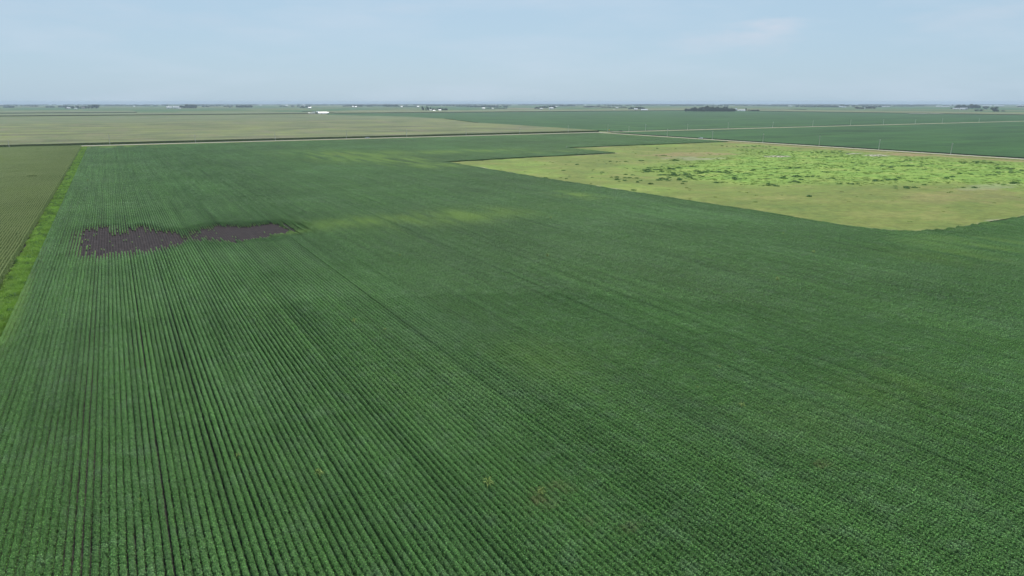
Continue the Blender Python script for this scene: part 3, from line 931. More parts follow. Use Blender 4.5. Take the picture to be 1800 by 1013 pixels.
SPR = [(563, 842, 1.1, 'yellow-green corn plant, brightest in the lower left of the soybeans'),
       (858, 861, 1.25, 'large spiky pale corn plant at the lower centre of the soybeans'),
       (951, 875, 1.1, 'pale corn plant just above the brown leaf patch at the bottom'),
       (420, 808, .8, 'small yellow-green corn plant left of the brightest one'),
       (245, 885, .6, 'tiny yellow plant low on the left of the soybeans'),
       (623, 569, 1.1, 'light corn plant alone in the rows right below the bare soil'),
       (677, 583, .8, 'small light corn plant just right of another below the bare soil'),
       (703, 451, .9, 'small pale corn plant below the yellowed soybean patch'),
       (962, 453, 1.2, 'upright pale corn plant on the dark middle of the field'),
       (968, 385, 1.2, 'pale corn plant right of the yellowed soybean patch'),
       (1366, 495, 1.2, 'upright pale corn plant beside the lower wheel track at right'),
       (1430, 446, 1.2, 'pale corn plant on the upper wheel track at right'),
       (1376, 412, 1.0, 'small pale corn plant under the tan grassland edge'),
       (1303, 720, 1.0, 'yellow-green corn plant in the rows at lower right'),
       (1264, 650, .8, 'small yellow-green corn plant above another at lower right'),
       (1225, 686, .7, 'faint yellow-green plant left of another at lower right'),
       (197, 668, .6, 'tiny yellow plant between rows on the left'),
       (155, 318, 1.5, 'pale plant high on the left, near the grass strip')]
for i, (px, py, s_, lab) in enumerate(SPR):
    x, y = P(px, py + 3)
    e = empty('corn_plant', (x, y, .01), i * 1.3); e.scale = (s_,) * 3
    tag(e, lab, 'corn plant', 'volunteer corn plants in the soybeans')
    link('stem', stem_me, e); link('leaf_blades', sp_me[i % 4], e)

# ------------------------------------------------------------------ utility poles
def make_pole():
    e = empty('utility_pole', (0, 0, 0))
    bm = bmesh.new(); cyl(bm, 0, 0, -.1, 10.0, .26, .19, 10); bm_obj('pole', bm, M_pole, e)
    bm = bmesh.new(); bx(bm, -1.1, 1.1, -.30, -.17, 9.25, 9.40); bm_obj('crossarm', bm, M_pole, e)
    me_ = None
    for xx_ in (-1.0, -.45, .45, 1.0):
        if me_ is None:
            bm = bmesh.new(); cyl(bm, 0, 0, 0, .10, .03, .06, 8); cyl(bm, 0, 0, .10, .22, .06, .04, 8)
            me_ = bpy.data.meshes.new('insulator'); bm.to_mesh(me_); bm.free(); me_.materials.append(M_steel)
        link('insulator', me_, e, (xx_, -.235, 9.40))
    bm = bmesh.new()
    for sx in (-1, 1):
        v = [bm.verts.new(c_) for c_ in ((sx * .12, -.2, 8.6), (sx * .12, -.17, 8.55), (sx * .75, -.2, 9.25), (sx * .75, -.17, 9.2))]
        bm.faces.new((v[0], v[1], v[3], v[2]))
    bm_obj('brace', bm, M_steel, e)
    return e
pole0 = make_pole()
EW = [(-88, .8, 'faint low pole along the corn edge at far left'), (-4, 1.15, 'pole in front of the corn near the top end of the grass strip'),
      (76, .9, 'second pole right of the grass strip, before the corn'), (159, .95, 'pole before the corn, above the yellowed soybean streaks'),
      (241, .95, 'pole before the corn, left of the white car on the road'), (317, 1, 'pole before the corn above the tan grassland tip'),
      (399, 1, 'pole before the narrowing corn, left of centre'), (480, .9, 'pole near the right end of the corn wall'),
      (559, 1.1, 'last pole before the corn wall ends'), (618, 1.25, 'tallest pole, standing at the road corner'),
      (668, .8, 'short pole just past the dark pickup'), (700, 1.1, 'pole right of the short pole past the pickup'),
      (785, .95, 'pole behind the first lane pole, on the farther road'), (874, 1.1, 'pole on the far road, in front of the big grove'),
      (980, 1.05, 'pole on the far road, right of the big grove'), (1084, 1.1, 'far road pole above the second bare patch'),
      (1190, 1.1, 'far road pole where the road grows faint'), (1290, 1.05, 'far road pole below the pale strip'),
      (1395, .9, 'far road pole under the right end of the pale strip'), (1490, 1.05, 'small far pole left of the dark bushes'),
      (1630, .8, 'smallest pole on the far road at the right')]
for i, (x, s_, lab) in enumerate(EW):
    p_ = pole0 if i == 0 else copy_tree(pole0)
    y = 806 if x == 618 else 820
    p_.location = (x, y, float(gz(x, y))); p_.rotation_euler = (random.gauss(0, .012), random.gauss(0, .012), math.pi / 2); p_.scale = (1, 1, s_)
    tag(p_, lab, 'utility pole', 'power poles along the cross road')
NS = [(673, 1, 'first lane pole right of the road corner'), (596, 1.02, 'second lane pole, just past the white pickup'), (522, 1, 'third lane pole, where the open ground begins'),
      (452, 1.08, 'fourth lane pole, between the two bare patches'), (389, 1.0, 'fifth lane pole, above the larger bare patch'), (325, .98, 'nearest and largest lane pole, at far right, leaning slightly')]
for y, s_, lab in NS:
    p_ = copy_tree(pole0)
    p_.location = (610.5, y, 0); p_.rotation_euler = (random.gauss(0, .012), .03 if y == 325 else random.gauss(0, .01), 0); p_.scale = (1, 1, s_)
    tag(p_, lab, 'utility pole', 'power poles along the lane')

# ------------------------------------------------------------------ vehicles and roadside things
def vehicle(name, label, cat, loc, rz, paint, pickup):
    e = empty(name, loc, rz); tag(e, label, cat)
    L_ = 5.6 if pickup else 4.6
    bm = bmesh.new()
    w_ = .95
    prof = [(-L_ / 2, .45), (-L_ / 2, .95), (-L_ / 2 + .1, 1.05), (L_ / 2 - .3, .98), (L_ / 2, .8), (L_ / 2, .42)]
    l0 = [bm.verts.new((-w_, y_, z_)) for y_, z_ in prof]; l1 = [bm.verts.new((w_, y_, z_)) for y_, z_ in prof]
    bm.faces.new(l0); bm.faces.new(l1[::-1])
    for i in range(len(prof)): bm.faces.new((l0[i], l1[i], l1[(i + 1) % len(prof)], l0[(i + 1) % len(prof)]))
    if pickup:
        bx(bm, -w_, -w_ + .08, -L_ / 2 + .05, -.5, 1.05, 1.35); bx(bm, w_ - .08, w_, -L_ / 2 + .05, -.5, 1.05, 1.35)
        bx(bm, -w_ + .083, w_ - .083, -L_ / 2 + .05, -L_ / 2 + .13, 1.051, 1.34)
    bmesh.ops.recalc_face_normals(bm, faces=bm.faces)
    bm_obj('body', bm, paint, e)
    c0, c1 = (-.45, 1.3) if pickup else (-1.9, 1.1)
    bm = bmesh.new()
    lo = [bm.verts.new(q) for q in ((-w_ + .03, c0, 1.04), (w_ - .03, c0, 1.04), (w_ - .03, c1 + .35, 1.0), (-w_ + .03, c1 + .35, 1.0))]
    hi = [bm.verts.new(q) for q in ((-w_ + .2, c0 + .2, 1.58), (w_ - .2, c0 + .2, 1.58), (w_ - .2, c1 - .3, 1.58), (-w_ + .2, c1 - .3, 1.58))]
    for i in range(4): bm.faces.new((lo[i], lo[(i + 1) % 4], hi[(i + 1) % 4], hi[i]))
    bm.faces.new(hi); bm_obj('window', bm, M_glass, e)
    bm = bmesh.new(); bx(bm, -w_ + .18, w_ - .18, c0 + .18, c1 - .28, 1.583, 1.66); bm_obj('cab_roof', bm, paint, e)
    for sx in (-1, 1):
        for sy in (-L_ * .31, L_ * .31):
            bm = bmesh.new(); cyl(bm, 0, 0, -.12, .12, .38, .38, 14)
            bmesh.ops.rotate(bm, verts=bm.verts, matrix=Matrix.Rotation(math.pi / 2, 3, 'Y'))
            wv = bm_obj('wheel', bm, M_tyre, e, (sx * (w_ - .05), sy, .38))
            bm = bmesh.new(); cyl(bm, 0, 0, -.13, .13, .22, .22, 10)
            bmesh.ops.rotate(bm, verts=bm.verts, matrix=Matrix.Rotation(math.pi / 2, 3, 'Y'))
            bm_obj('rim', bm, M_rim, wv)
    return e
RZ = .86
vehicle('pickup_truck', 'dark pickup truck on the cross road just past the road corner', 'pickup truck', (648, ROAD_Y + 1.6, RZ), -math.pi / 2, M_black, True)
vehicle('parked_car', 'white car on the gravel road in front of the corn wall', 'car', (P(642, 245)[0], ROAD_Y - 1.5, RZ), math.pi / 2, M_wcar, False)
vehicle('pickup_truck', 'white pickup on the lane running down to the right', 'pickup truck', (603, P(1244, 246)[1] + 8, RZ), 0, M_wcar, True)

def sign(loc):
    e = empty('road_sign', loc, 0); tag(e, 'small yellow warning sign at the road corner left of the tallest pole', 'road sign')
    bm = bmesh.new(); cyl(bm, 0, 0, 0, 2.5, .05, .05, 6); bm_obj('post', bm, M_steel, e)
    bm = bmesh.new(); bx(bm, -.55, .55, -.055, -.075, 2.2, 3.3)
    bmesh.ops.rotate(bm, verts=bm.verts, cent=(0, 0, 2.75), matrix=Matrix.Rotation(math.pi / 4, 3, 'Y'))
    bm_obj('sign_face', bm, M_orange, e)
    return e
s_ = sign((P(1070, 235)[0] + 4, 806.3, 0)); s_.scale = (1.5, 1.5, 1.5)
e = empty('utility_box', (P(1082, 237)[0] + 1, 803.5, 0)); tag(e, 'white utility box at the foot of the tallest pole', 'utility box')
bm = bmesh.new(); bx(bm, -1, 1, -.6, .6, 0, 1.5); bm_obj('cabinet', bm, M_white, e)
bm = bmesh.new(); bx(bm, -.85, -.04, -.63, -.603, .15, 1.4); bx(bm, .04, .85, -.63, -.603, .15, 1.4); bm_obj('door', bm, M_wallt, e)
x, y = P(996, 261.5)
e = empty('pipe_marker', (x, y, 0)); tag(e, 'white pipe outlet with rusty grate at the tip of the tan grass wedge', 'pipe outlet')
bm = bmesh.new(); cyl(bm, 0, 0, 0, 1.4, .5, .5, 12); bm_obj('riser_pipe', bm, M_white, e)
bm = bmesh.new(); cyl(bm, 0, 0, 1.4, 1.75, .52, .2, 12); bm_obj('grate', bm, M_rust, e)

# ------------------------------------------------------------------ trees
def crown_mesh(name, w_, h_, z0, n, mat, lobes=9, seed=0, leaf=.75):
    r_ = np.random.default_rng(seed)
    L_ = [(np.array([0, 0, z0 + h_ * .5]), np.array([w_ * .33, w_ * .33, h_ * .45]))]
    for i in range(lobes):
        a = r_.uniform(0, 6.28); rr_ = w_ * r_.uniform(.12, .34); z = z0 + h_ * r_.uniform(.18, .85)
        s1 = r_.uniform(.15, .26)
        L_.append((np.array([rr_ * math.cos(a), rr_ * math.sin(a), z]), np.array([w_ * s1, w_ * s1, h_ * s1 * .95])))
    C, N = [], []
    per = n // len(L_)
    for c_, s_ in L_:
        d = r_.normal(size=(per, 3)); d /= np.linalg.norm(d, axis=1, keepdims=True)
        C.append(c_ + d * s_ * r_.uniform(.75, 1.08, (per, 1))); N.append(d / s_ + r_.normal(0, .3, (per, 3)) / w_ * 2)
    C, N = np.vstack(C), np.vstack(N)
    return leaf_mesh(name, C, N, r_.uniform(leaf * .6, leaf * 1.3, len(C)), .75, [mat])
def trunk_mesh(w_, h_, z0):
    bm = bmesh.new(); cyl(bm, 0, 0, -.3, z0 + h_ * .5, .38, .18, 7)
    for k in range(4):
        a = k * 1.6 + .4
        v0 = Vector((0, 0, z0 * .9 + k * .3)); v1 = Vector((w_ * .28 * math.cos(a), w_ * .28 * math.sin(a), z0 + h_ * .45))
        d = Vector((-math.sin(a), math.cos(a), 0)) * .1; u = Vector((0, 0, .12))
        f = [bm.verts.new(q) for q in (v0 - d, v0 + d, v0 + u * 2, v1 - d * .4, v1 + d * .4, v1 + u)]
        for q in ((0, 1, 4, 3), (1, 2, 5, 4), (2, 0, 3, 5)): bm.faces.new([f[i] for i in q])
    me = bpy.data.meshes.new('trunk'); bm.normal_update(); bm.to_mesh(me); bm.free(); me.materials.append(M_bark)
    return me
ROUND = [(crown_mesh('crown', 10, 9, 1.6, 640, M_crown, 9, i), trunk_mesh(10, 9, 1.6)) for i in range(4)]
TALL = [(crown_mesh('crown', 5.2, 12, 1.0, 520, M_crown, 8, 20 + i, .55), trunk_mesh(4, 12, 1.2)) for i in range(2)]
PALE = [(crown_mesh('crown', 10, 9, 1.2, 520, M_crown2, 8, 40 + i), trunk_mesh(10, 9, 1.2)) for i in range(2)]
SHRUB = [(crown_mesh('crown', 10, 6.5, .1, 520, M_crown2, 8, 60 + i), trunk_mesh(8, 5, .4)) for i in range(1)]
def tree_at(x, y, w_, h_, kind, label, group):
    """w_, h_ in metres"""
    bank, bw, bh = {'round': (ROUND, 10, 10.8), 'tall': (TALL, 4.6, 13), 'pale': (PALE, 10, 10.3), 'shrub': (SHRUB, 9.5, 6.5)}[kind]
    cm, tm = random.choice(bank)
    e = empty('deciduous_tree' if kind != 'shrub' else 'shrub', (x, y, float(gz(x, y)) - .1), random.uniform(0, 6.28))
    e.scale = (w_ / bw, w_ / bw, h_ / bh)
    link('crown', cm, e); link('trunk', tm, e)
    tag(e, label, 'tree' if kind != 'shrub' else 'shrub', group)
    return e
def tree_px(px, pyb, wpx, hpx, kind, label, group=None, dd=0):
    x, y = P(px, pyb); r = math.hypot(x, y)
    mpp = r / FPX * (1 if True else 0) * .985
    x, y = x * (1 + dd / r), y * (1 + dd / r)
    return tree_at(x, y, wpx * mpp, hpx * mpp, kind, label, group)

def row_px(x0, x1, pyb, h0, h1, n, label, group, kinds=('round',), wj=1.25, depth=0):
    for i in range(n):
        px = x0 + (x1 - x0) * (i + .5) / n
        tree_px(px, pyb, (x1 - x0) / n * wj * random.uniform(1.0, 1.35) + .6, random.uniform(h0, h1), random.choice(kinds), label, group,
                dd=random.uniform(0, depth))

# ------------------------------------------------------------------ farm buildings
def barn(px, pyb, wpx, hpx, label, wall=M_white, roof=M_roofw, depth=14, name='barn', cat='barn', roofh=.4, rz=None, group=None):
    x, y = P(px, pyb); r = math.hypot(x, y); mpp = r / FPX * .985
    L_, h_ = wpx * mpp, hpx * mpp
    e = empty(name, (x, y, float(gz(x, y)) - .05), math.atan2(y, x) - math.pi / 2 + .15 if rz is None else rz)
    tag(e, label, cat, group)
    d_ = min(depth, max(L_ * .8, 6)); eh = h_ * (1 - roofh)
    bm = bmesh.new(); bx(bm, -L_ / 2, L_ / 2, -d_ / 2, d_ / 2, 0, eh)
    for sx in (-1, 1):
        v = [bm.verts.new((sx * L_ / 2, -d_ / 2, eh)), bm.verts.new((sx * L_ / 2, d_ / 2, eh)), bm.verts.new((sx * L_ / 2, 0, h_ - .2))]
        bm.faces.new(v)
    bm_obj('wall', bm, wall, e)
    bm = bmesh.new(); o_ = .5
    for sy in (-1, 1):
        a = [(-L_ / 2 - o_, sy * (d_ / 2 + o_), eh - .1), (L_ / 2 + o_, sy * (d_ / 2 + o_), eh - .1), (L_ / 2 + o_, 0, h_), (-L_ / 2 - o_, 0, h_)]
        lo = [bm.verts.new(q) for q in a]; hi = [bm.verts.new((q[0], q[1], q[2] + .2)) for q in a]
        bm.faces.new(lo); bm.faces.new(hi[::-1])
        for i in range(4): bm.faces.new((lo[i], lo[(i + 1) % 4], hi[(i + 1) % 4], hi[i]))
    bmesh.ops.recalc_face_normals(bm, faces=bm.faces)
    bm_obj('roof', bm, roof, e)
    dw, dh = min(5, L_ * .3), min(eh * .8, 4.5)
    bm = bmesh.new(); bx(bm, -L_ * .2 - dw / 2, -L_ * .2 + dw / 2, -d_ / 2 - .06, -d_ / 2 - .01, 0, dh); bm_obj('door', bm, M_door, e)
    for k in range(2):
        bm = bmesh.new(); bx(bm, L_ * (.15 + .18 * k) - .6, L_ * (.15 + .18 * k) + .6, -d_ / 2 - .05, -d_ / 2 - .01, eh * .4, eh * .75); bm_obj('window', bm, M_glass, e)
    return e

def grain_bin(px, pyb, wpx, hpx, label, tall=False, group=None):
    x, y = P(px, pyb); r = math.hypot(x, y); mpp = r / FPX * .985
    R_, h_ = wpx * mpp / 2, hpx * mpp
    e = empty('silo' if tall else 'grain_bin', (x, y, float(gz(x, y)) - .05)); tag(e, label, 'silo' if tall else 'grain bin', group)
    bm = bmesh.new(); cyl(bm, 0, 0, 0, h_ * .8, R_, R_, 20)
    bm_obj('wall', bm, M_white if tall else M_steel, e)
    bm = bmesh.new(); cyl(bm, 0, 0, h_ * .8 + .01, h_, R_ * 1.04, R_ * .12, 20); bm_obj('roof', bm, M_roofw, e)
    bm = bmesh.new(); bx(bm, -.6, .6, -R_ - .12, -R_ + .2, 0, 2.2); bm_obj('door', bm, M_door, e)
    return e

# far left farmstead
G = 'trees round the farmstead at far left'
for px, w_, h_ in ((116, 2.5, 2.6), (128, 6, 4.6), (137, 5, 4.2), (142, 3, 3.2), (151, 4, 4.6), (155.5, 4.5, 3.6)):
    tree_px(px, 190.8, w_, h_, 'round', 'dark tree in the far left farmstead, left of its two big round trees', G, random.uniform(0, 60))
tree_px(161, 190.8, 8.5, 6.6, 'pale', 'wide greyish tree next to the roundest tree of the far left farmstead', G, 60)
tree_px(170, 190.8, 11, 6.9, 'round', 'largest, roundest dark tree at the right end of the far left farmstead', G)
barn(120, 190.5, 5.5, 2.0, 'small white shed at the left end of the far left farmstead', M_wallt)
barn(133.5, 191, 3.5, 1.4, 'tiny white shed between trees of the far left farmstead')
barn(147, 190.4, 4, 2.6, 'greyish house among trees of the far left farmstead', M_wallt, M_roofr, name='farmhouse', cat='house')
# white sheds and grove at left
barn(297.5, 190.2, 7.5, 3.0, 'left one of two white sheds beside a small grove')
barn(309.5, 190.4, 9, 3.3, 'right and larger one of two white sheds beside a small grove')
barn(316, 190.8, 3, 1.4, 'tiny white shed at the left foot of the small grove')
grain_bin(296.6, 189.6, 1.0, 7.5, 'thin white tower rising above the left white shed', True)
row_px(317, 346, 190.6, 4.0, 5.6, 8, 'dark tree in the small grove right of the two white sheds', 'small grove right of the white sheds', depth=60)
row_px(326, 344, 190.0, 4.6, 6.4, 3, 'dark tree in the small grove right of the two white sheds', 'small grove right of the white sheds', depth=90)
row_px(415, 444, 190.0, 3.6, 4.6, 8, 'dark tree in the isolated grove with no building', 'isolated grove with no building', depth=60)
tree_px(404.5, 189.6, 3.5, 2.2, 'round', 'small round tree standing left of the isolated grove')
# little farm behind the long white barn
row_px(527, 537, 190.6, 2.0, 3.0, 4, 'small tree of the farm behind the long white barn', 'trees of the farm behind the long white barn')
row_px(538, 545, 190.6, 2.6, 3.8, 2, 'small tree of the farm behind the long white barn', 'trees of the farm behind the long white barn')
barn(544.5, 191.2, 5, 2.2, 'white shed of the small farm behind the long white barn')
barn(534, 186.6, 4.5, 1.8, 'white roof just under the skyline above the small farm')
# long white barn
barn(567, 200.8, 14.5, 3.3, 'long white livestock barn, nearest building, behind the corn', depth=22, roofh=.62, name='livestock_barn')
barn(558, 200.0, 3.2, 3.4, 'grey end shed attached at the left of the long white barn', M_wallg, M_roofw, depth=10, name='shed', cat='shed')
barn(549, 200.6, 8, 1.5, 'low white shed left of the long white barn', roofh=.5, name='shed', cat='shed')
barn(543.5, 200.4, 2.4, 1.6, 'smallest white shed, left end of the long white barn group', name='shed', cat='shed')
grain_bin(550.5, 199.0, 1.3, 3.3, 'left of two small grain bins behind the low white shed')
grain_bin(553.0, 199.0, 1.2, 2.9, 'right of two small grain bins behind the low white shed')
barn(575.5, 200.2, 4.5, 2.2, 'white lean-to at the right end of the long white barn', name='shed', cat='shed')
# farms on the left-middle skyline
for (a, b, yb, h0, h1, n, lab) in ((606, 618, 188.6, 1.8, 2.8, 4, 'left'), (622, 637, 189.0, 2.4, 3.8, 5, 'middle'), (645, 654, 189.0, 2, 3.2, 3, 'right')):
    row_px(a, b, yb, h0, h1, n, 'small blue-grey tree in the %s clump right of the long white barn' % lab, 'clump of far trees, %s' % lab)
barn(620.5, 189.3, 2.6, 1.6, 'tiny white shed left of the middle far tree clump')
barn(625.5, 189.8, 3.2, 1.9, 'tiny white shed in front of the middle far tree clump')
row_px(674, 702, 189.6, 2.6, 4.4, 9, 'blue-grey tree in the low belt left of the poplar farm', 'low belt left of the poplar farm')
row_px(704, 738, 189.4, 1.4, 2.6, 9, 'blue-grey tree in the thinner belt just left of the poplars', 'thin belt left of the poplars')
barn(706, 190.0, 2.8, 1.6, 'tiny white shed at the right end of the low tree belt')
barn(735, 190.0, 4.0, 1.9, 'white shed just left of the poplars')
# poplar farm
for px, h_ in ((742.5, 7.6), (744.6, 6.6)):
    tree_px(px, 196.2, 2.6, h_, 'tall', 'tall narrow poplar at the left end of the poplar farm', 'left poplars')
for px, h_ in ((749, 5.4), (751, 8.0), (753, 6.0)):
    tree_px(px, 196.2, 2.6, h_, 'tall', 'tall narrow poplar in the second group of the poplar farm', 'second group of poplars')
tree_px(757, 195.6, 5, 5.6, 'pale', 'pale green tree beside the poplars', None, 60)
for px, w_, h_ in ((762, 6, 4.2), (765.5, 4, 3.4), (770, 6, 4.4), (774, 5, 5.0)):
    tree_px(px, 195.8, w_, h_, 'round', 'round dark tree behind the sheds of the poplar farm', 'round trees of the poplar farm', 30)
for px in (778, 782, 785):
    tree_px(px, 196.4, 5.0, 4.6, 'round', 'dark tree in the square clump at the right end of the poplar farm', 'square clump of the poplar farm', 30)
barn(763, 197.0, 4.0, 2.0, 'low white shed right of the poplars')
barn(773, 196.6, 4.4, 2.4, 'white gabled shed before the square tree clump')
barn(757, 196.6, 3.5, 2.2, 'tan farmhouse right behind the poplars', M_wallt, M_roofg, name='farmhouse', cat='house')
# farm left of centre
row_px(847, 872, 190.4, 2.2, 3.8, 8, 'blue-grey tree in the upper belt left of centre', 'upper belt left of centre')
row_px(854, 866, 192.8, 1.2, 2.2, 4, 'small tree in the lower belt left of centre', 'lower belt left of centre')
row_px(868, 892, 192.8, 1.3, 2.3, 7, 'small tree in the lower belt left of centre', 'lower belt left of centre')
barn(850, 193.4, 5, 2.4, 'pale shed at the left end of the lower belt left of centre', M_wallt)
barn(866, 193.2, 3, 1.6, 'tiny pale shed in the gap of the lower belt left of centre')
barn(872.5, 188.0, 4.5, 1.8, 'white shed above the lower belt left of centre')
# centre farm
for px, w_, h_ in ((941, 4, 3.0), (944, 5.5, 4.6), (947, 4, 3.8)):
    tree_px(px, 193.8, w_, h_, 'round', 'dark tree in the left clump of the centre farm', 'left clump of the centre farm', 20)
for px, w_, h_ in ((950, 4, 4.4), (954, 5, 5.0), (958, 5.5, 5.0), (961, 4, 4.2)):
    tree_px(px, 193.0, w_, h_, 'round', 'dark tree in the middle clump of the centre farm', 'middle clump of the centre farm', 60)
for px, w_, h_ in ((967, 5, 5.0), (971, 6, 5.2), (975, 5, 4.4)):
    tree_px(px, 193.0, w_, h_, 'round', 'dark tree behind the white barn of the centre farm', 'trees behind the white barn of the centre farm', 40)
barn(951.5, 194.2, 5, 2.2, 'grey shed between tree clumps of the centre farm', M_wallt, M_roofg)
barn(969, 193.8, 7, 3.0, 'white barn at the right end of the centre farm')
barn(978, 189.8, 5, 1.3, 'small white shed behind the right end of the centre farm')
# belts and hamlet right of centre
row_px(997, 1012, 189.0, 2.0, 3.8, 5, 'blue-grey tree in the hazy clump between two farms', 'hazy clump between two farms')
row_px(1026, 1058, 190.6, 1.8, 3.4, 9, 'hazy tree in the left half of the long belt', 'left half of the long belt')
row_px(1058, 1102, 191.2, 1.4, 2.8, 12, 'hazy tree in the right half of the long belt', 'right half of the long belt')
barn(1011, 188.4, 3, 1.8, 'small white shed in the hazy clump between two farms')
barn(1029, 187.4, 3.2, 1.4, 'tiny white shed at the left tip of the long belt')
barn(1084.5, 191.8, 4, 1.8, 'white shed in front of the long belt')
barn(1079, 195.2, 1.6, 1.2, 'tiny white hut in the open below the long belt')
# farm before the grove
for px, w_, h_ in ((1106, 4, 3.8), (1109.5, 4, 5.4), (1113, 5, 4.6), (1118, 5, 5.4), (1122, 5, 5.8), (1126, 5.5, 6.0), (1130, 5, 5.2), (1133, 3, 3.6)):
    tree_px(px, 194.4, w_, h_, 'round', 'dark tree round the farm left of the big grove', 'trees of the farm left of the big grove', random.uniform(0, 60))
barn(1117.5, 195.4, 6, 3.4, 'pinkish white farmhouse left of the arched shed', M_wallt, M_roofw, name='farmhouse', cat='house')
barn(1132.5, 195.6, 11, 2.8, 'pale wide shed at the right end of the farm left of the big grove', M_white, M_roofw, roofh=.6)
# big grove
Gg = 'trees of the big grove'
lab = 'dark tree in the long dense grove right of centre'
row_px(1205, 1292, 197.4, 5.0, 6.4, 24, lab, Gg, depth=8)
row_px(1214, 1290, 196.6, 5.8, 7.4, 20, lab, Gg, depth=40)
row_px(1232, 1278, 196.0, 6.4, 8.6, 10, lab, Gg, depth=70)
row_px(1238, 1246, 196.0, 9.0, 9.8, 2, lab, Gg, depth=70)
tree_px(1204.5, 197.0, 3.2, 5.6, 'tall', 'slim paler tree just off the left end of the big grove')
barn(1293.5, 194.4, 3.4, 3.6, 'small white house at the right end of the big grove', name='farmhouse', cat='house')
barn(1303, 195.4, 12, 2.6, 'long low white barn right of the big grove', roofh=.5)
for px, w_, h_ in ((1311, 3.2, 4.4), (1316, 2.8, 3.6)):
    tree_px(px, 195.0, w_, h_, 'tall', 'pointed tree just right of the long low barn', 'pair of pointed trees by the long low barn')
row_px(1319, 1334, 195.4, 2.0, 3.0, 6, 'dark bushy tree in the small belt right of the pointed trees', 'small belt right of the pointed trees')
# right skyline farms
row_px(1372, 1386, 186.6, 1.6, 2.8, 4, 'hazy tree in the small round clump on the right skyline', 'small round clump on the right skyline')
barn(1352, 184.8, 5, 1.6, 'white shed left of the small round skyline clump')
barn(1389, 186.6, 6, 1.2, 'pale low shed right of the small round skyline clump')
row_px(1442, 1476, 187.4, 2.0, 3.4, 10, 'blue-grey tree in the left part of the skyline farm at right', 'left belt of the skyline farm at right')
row_px(1476, 1492, 186.6, 2.4, 4.2, 5, 'blue-grey tree in the right part of the skyline farm at right', 'right belt of the skyline farm at right')
row_px(1497, 1503, 186.8, 2.8, 4.0, 2, 'blue-grey tree standing right of the skyline farm', 'two trees right of the skyline farm')
barn(1477.5, 187.4, 5, 2.0, 'left white shed of the skyline farm at right')
barn(1484, 187.6, 5, 1.4, 'right white shed of the skyline farm at right')
row_px(1503, 1518, 190.4, 2.4, 4.0, 5, 'dark green tree left of the white silo', 'trees left of the white silo')
row_px(1521, 1539, 190.0, 2.6, 4.2, 6, 'dark green tree right of the white silo', 'trees right of the white silo')
grain_bin(1520, 190.2, 1.6, 3.4, 'white silo in the gap between two dark tree clumps', True)
# far right farmstead
Gr = 'big trees of the far right farmstead'
for px, w_, h_ in ((1680, 6, 5.0), (1685, 8, 7.0), (1691, 8, 6.8), (1697, 8, 6.2), (1703, 7, 5.4), (1709, 9, 7.2), (1714, 9, 7.6), (1719, 7, 6.0)):
    tree_px(px, 190.0, w_, h_, 'round', 'large dark tree in the far right farmstead', Gr, 40)
tree_px(1673, 189.8, 3.4, 2.4, 'round', 'small bush at the left end of the far right farmstead')
barn(1680, 190.2, 7.5, 2.0, 'low tan-white shed left of the white house at far right', M_wallt, M_roofw)
barn(1691.5, 190.8, 6.5, 2.8, 'white shed before the large trees at far right')
barn(1698.5, 190.4, 3.0, 2.6, 'grey house just right of the white shed at far right', M_wallg, M_roofg, name='farmhouse', cat='house')
tree_px(1715.5, 193.8, 6.5, 3.0, 'round', 'left of two low dark bushes right of the far right farmstead')
tree_px(1723.5, 193.8, 6.5, 3.2, 'round', 'right of two low dark bushes right of the far right farmstead')
for px in (1730, 1734.5):
    tree_px(px, 190.2, 6.5, 4.8, 'pale', 'grey-green tree in the square clump by the right edge', 'square clump by the right edge')
tree_px(1748, 193.8, 13, 6.2, 'shrub', 'broad pale green willow bush by the right edge')
tree_px(1763, 193.9, 5.5, 2.0, 'round', 'small brownish bush nearest the right edge')

# pale low sheds on the far right skyline
for (px, yb, w_, h_, lab) in ((1536, 185.4, 12, 1.0, 'left long pale shed on the right skyline'), (1554, 186.0, 16, 1.0, 'right long pale shed on the right skyline'),
                              (1657, 185.6, 17, 1.2, 'long pale shed left above the far right farmstead'), (1676, 183.4, 16, 1.2, 'long pale roof over the left of the far right farmstead'),
                              (1735, 184.6, 11, 1.4, 'white shed above the square clump at right'), (1756, 184.6, 11, 1.8, 'white shed right of the other above the willow bush'),
                              (1793, 183.6, 8, 1.4, 'white shed at the right edge of the skyline'), (1315, 185.8, 12, 1.2, 'pale long shed above the long low barn'),
                              (3, 184.6, 5, 2.0, 'white shed at the left edge of the skyline'), (458, 186.2, 4.5, 1.8, 'white shed right of the isolated grove'),
                              (504, 187.0, 4, 1.8, 'white shed on the skyline left of the small farm'), (236, 187.2, 2.4, 1.4, 'tiny white shed between the two left farms')):
    barn(px, yb, w_, h_, lab, depth=16, roofh=.5)
# pale gravel strips at far right
def strip(px0, px1, py, wid, name):
    (xa, ya), (xb, yb) = P(px0, py), P(px1, py)
    d = Vector((xb - xa, yb - ya)).normalized(); n_ = Vector((-d.y, d.x)) * wid
    sheet(name, [(xa, ya), (xb, yb), (xb + n_.x, yb + n_.y), (xa + n_.x, ya + n_.y)], M_gravel, .2 if False else 2.6, cell=100)
strip(1601, 1640, 199.3, 60, 'gravel_yard'); strip(1642, 1661, 199.3, 60, 'gravel_yard')

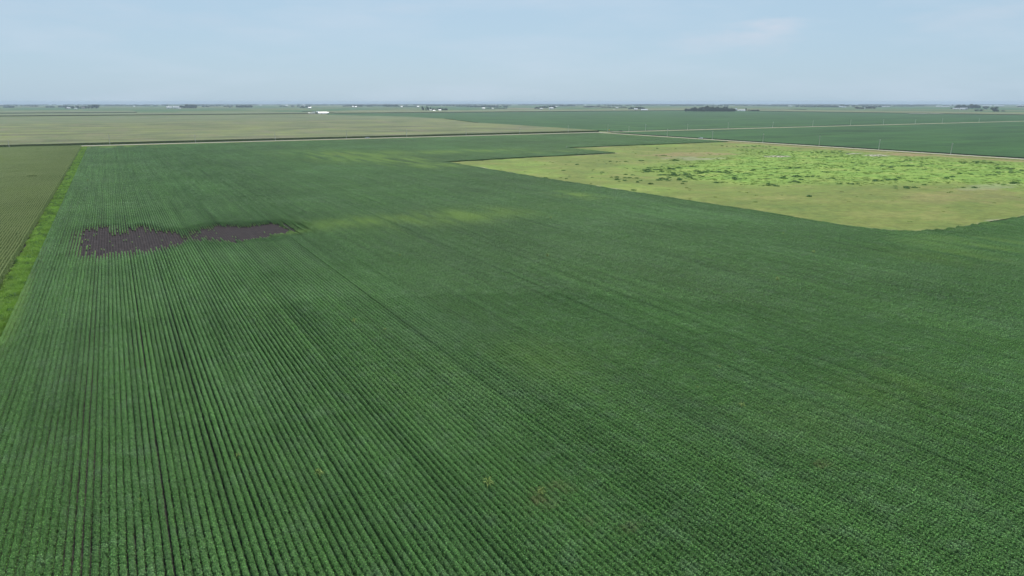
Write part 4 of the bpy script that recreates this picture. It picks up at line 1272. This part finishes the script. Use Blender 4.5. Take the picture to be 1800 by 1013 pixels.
# ------------------------------------------------------------------ the far wooded skyline, one mass
bm0 = bmesh.new(); bmesh.ops.create_icosphere(bm0, subdivisions=1, radius=1)
iv = np.array([v.co[:] for v in bm0.verts]); ifc = np.array([[v.index for v in f.verts] for f in bm0.faces]); bm0.free()
Vs, Fs, off = [], [], 0
heading = -YAW
nb = 0
for g_ in range(520):
    r = 5600 + 18500 * RNG.random() ** .8
    a = heading + RNG.uniform(-.80, .80)
    cx_, cy_ = r * math.sin(a), r * math.cos(a)
    if r < 7000 and RNG.random() < .6: continue
    ln = RNG.uniform(60, 380) * (1 + r / 22000); n_ = int(4 + ln / 26)
    ori = RNG.choice((0, math.pi / 2))
    for i in range(n_):
        u = RNG.uniform(-.5, .5) * ln; v_ = RNG.normal(0, 14)
        x = cx_ + u * math.cos(ori) - v_ * math.sin(ori); y = cy_ + u * math.sin(ori) + v_ * math.cos(ori)
        w_ = RNG.uniform(9, 17) * (1 + r / 40000); h_ = RNG.uniform(5, 9)
        vv = iv * RNG.uniform(.78, 1.18, (len(iv), 1)) * np.array([w_, w_, h_]) + np.array([x, y, float(gz(x, y)) + h_ * .75])
        Vs.append(vv); Fs.append(ifc + off); off += len(iv)
tag(link('distant_tree_belt', mesh_np('distant_tree_belt', np.vstack(Vs), np.vstack(Fs), M_crown)),
    'low blue belts of trees along the whole skyline', 'trees', kind='stuff')

# ------------------------------------------------------------------ summer haze
t = bpy.data.materials.new('summer haze'); t.use_nodes = True
t.node_tree.nodes.clear()
ho = t.node_tree.nodes.new('ShaderNodeOutputMaterial'); hv = t.node_tree.nodes.new('ShaderNodeVolumePrincipled')
hv.inputs['Color'].default_value = (.72, .86, 1.0, 1)
hv.inputs['Density'].default_value = 7.2e-5
hv.inputs['Anisotropy'].default_value = 0.0
t.node_tree.links.new(hv.outputs[0], ho.inputs['Volume'])
bm = bmesh.new(); bx(bm, -30500, 30500, -30500, 30500, float(gz(30000, 0)) - 8, HGT + 6)
tag(bm_obj('haze', bm, t), kind='stuff')
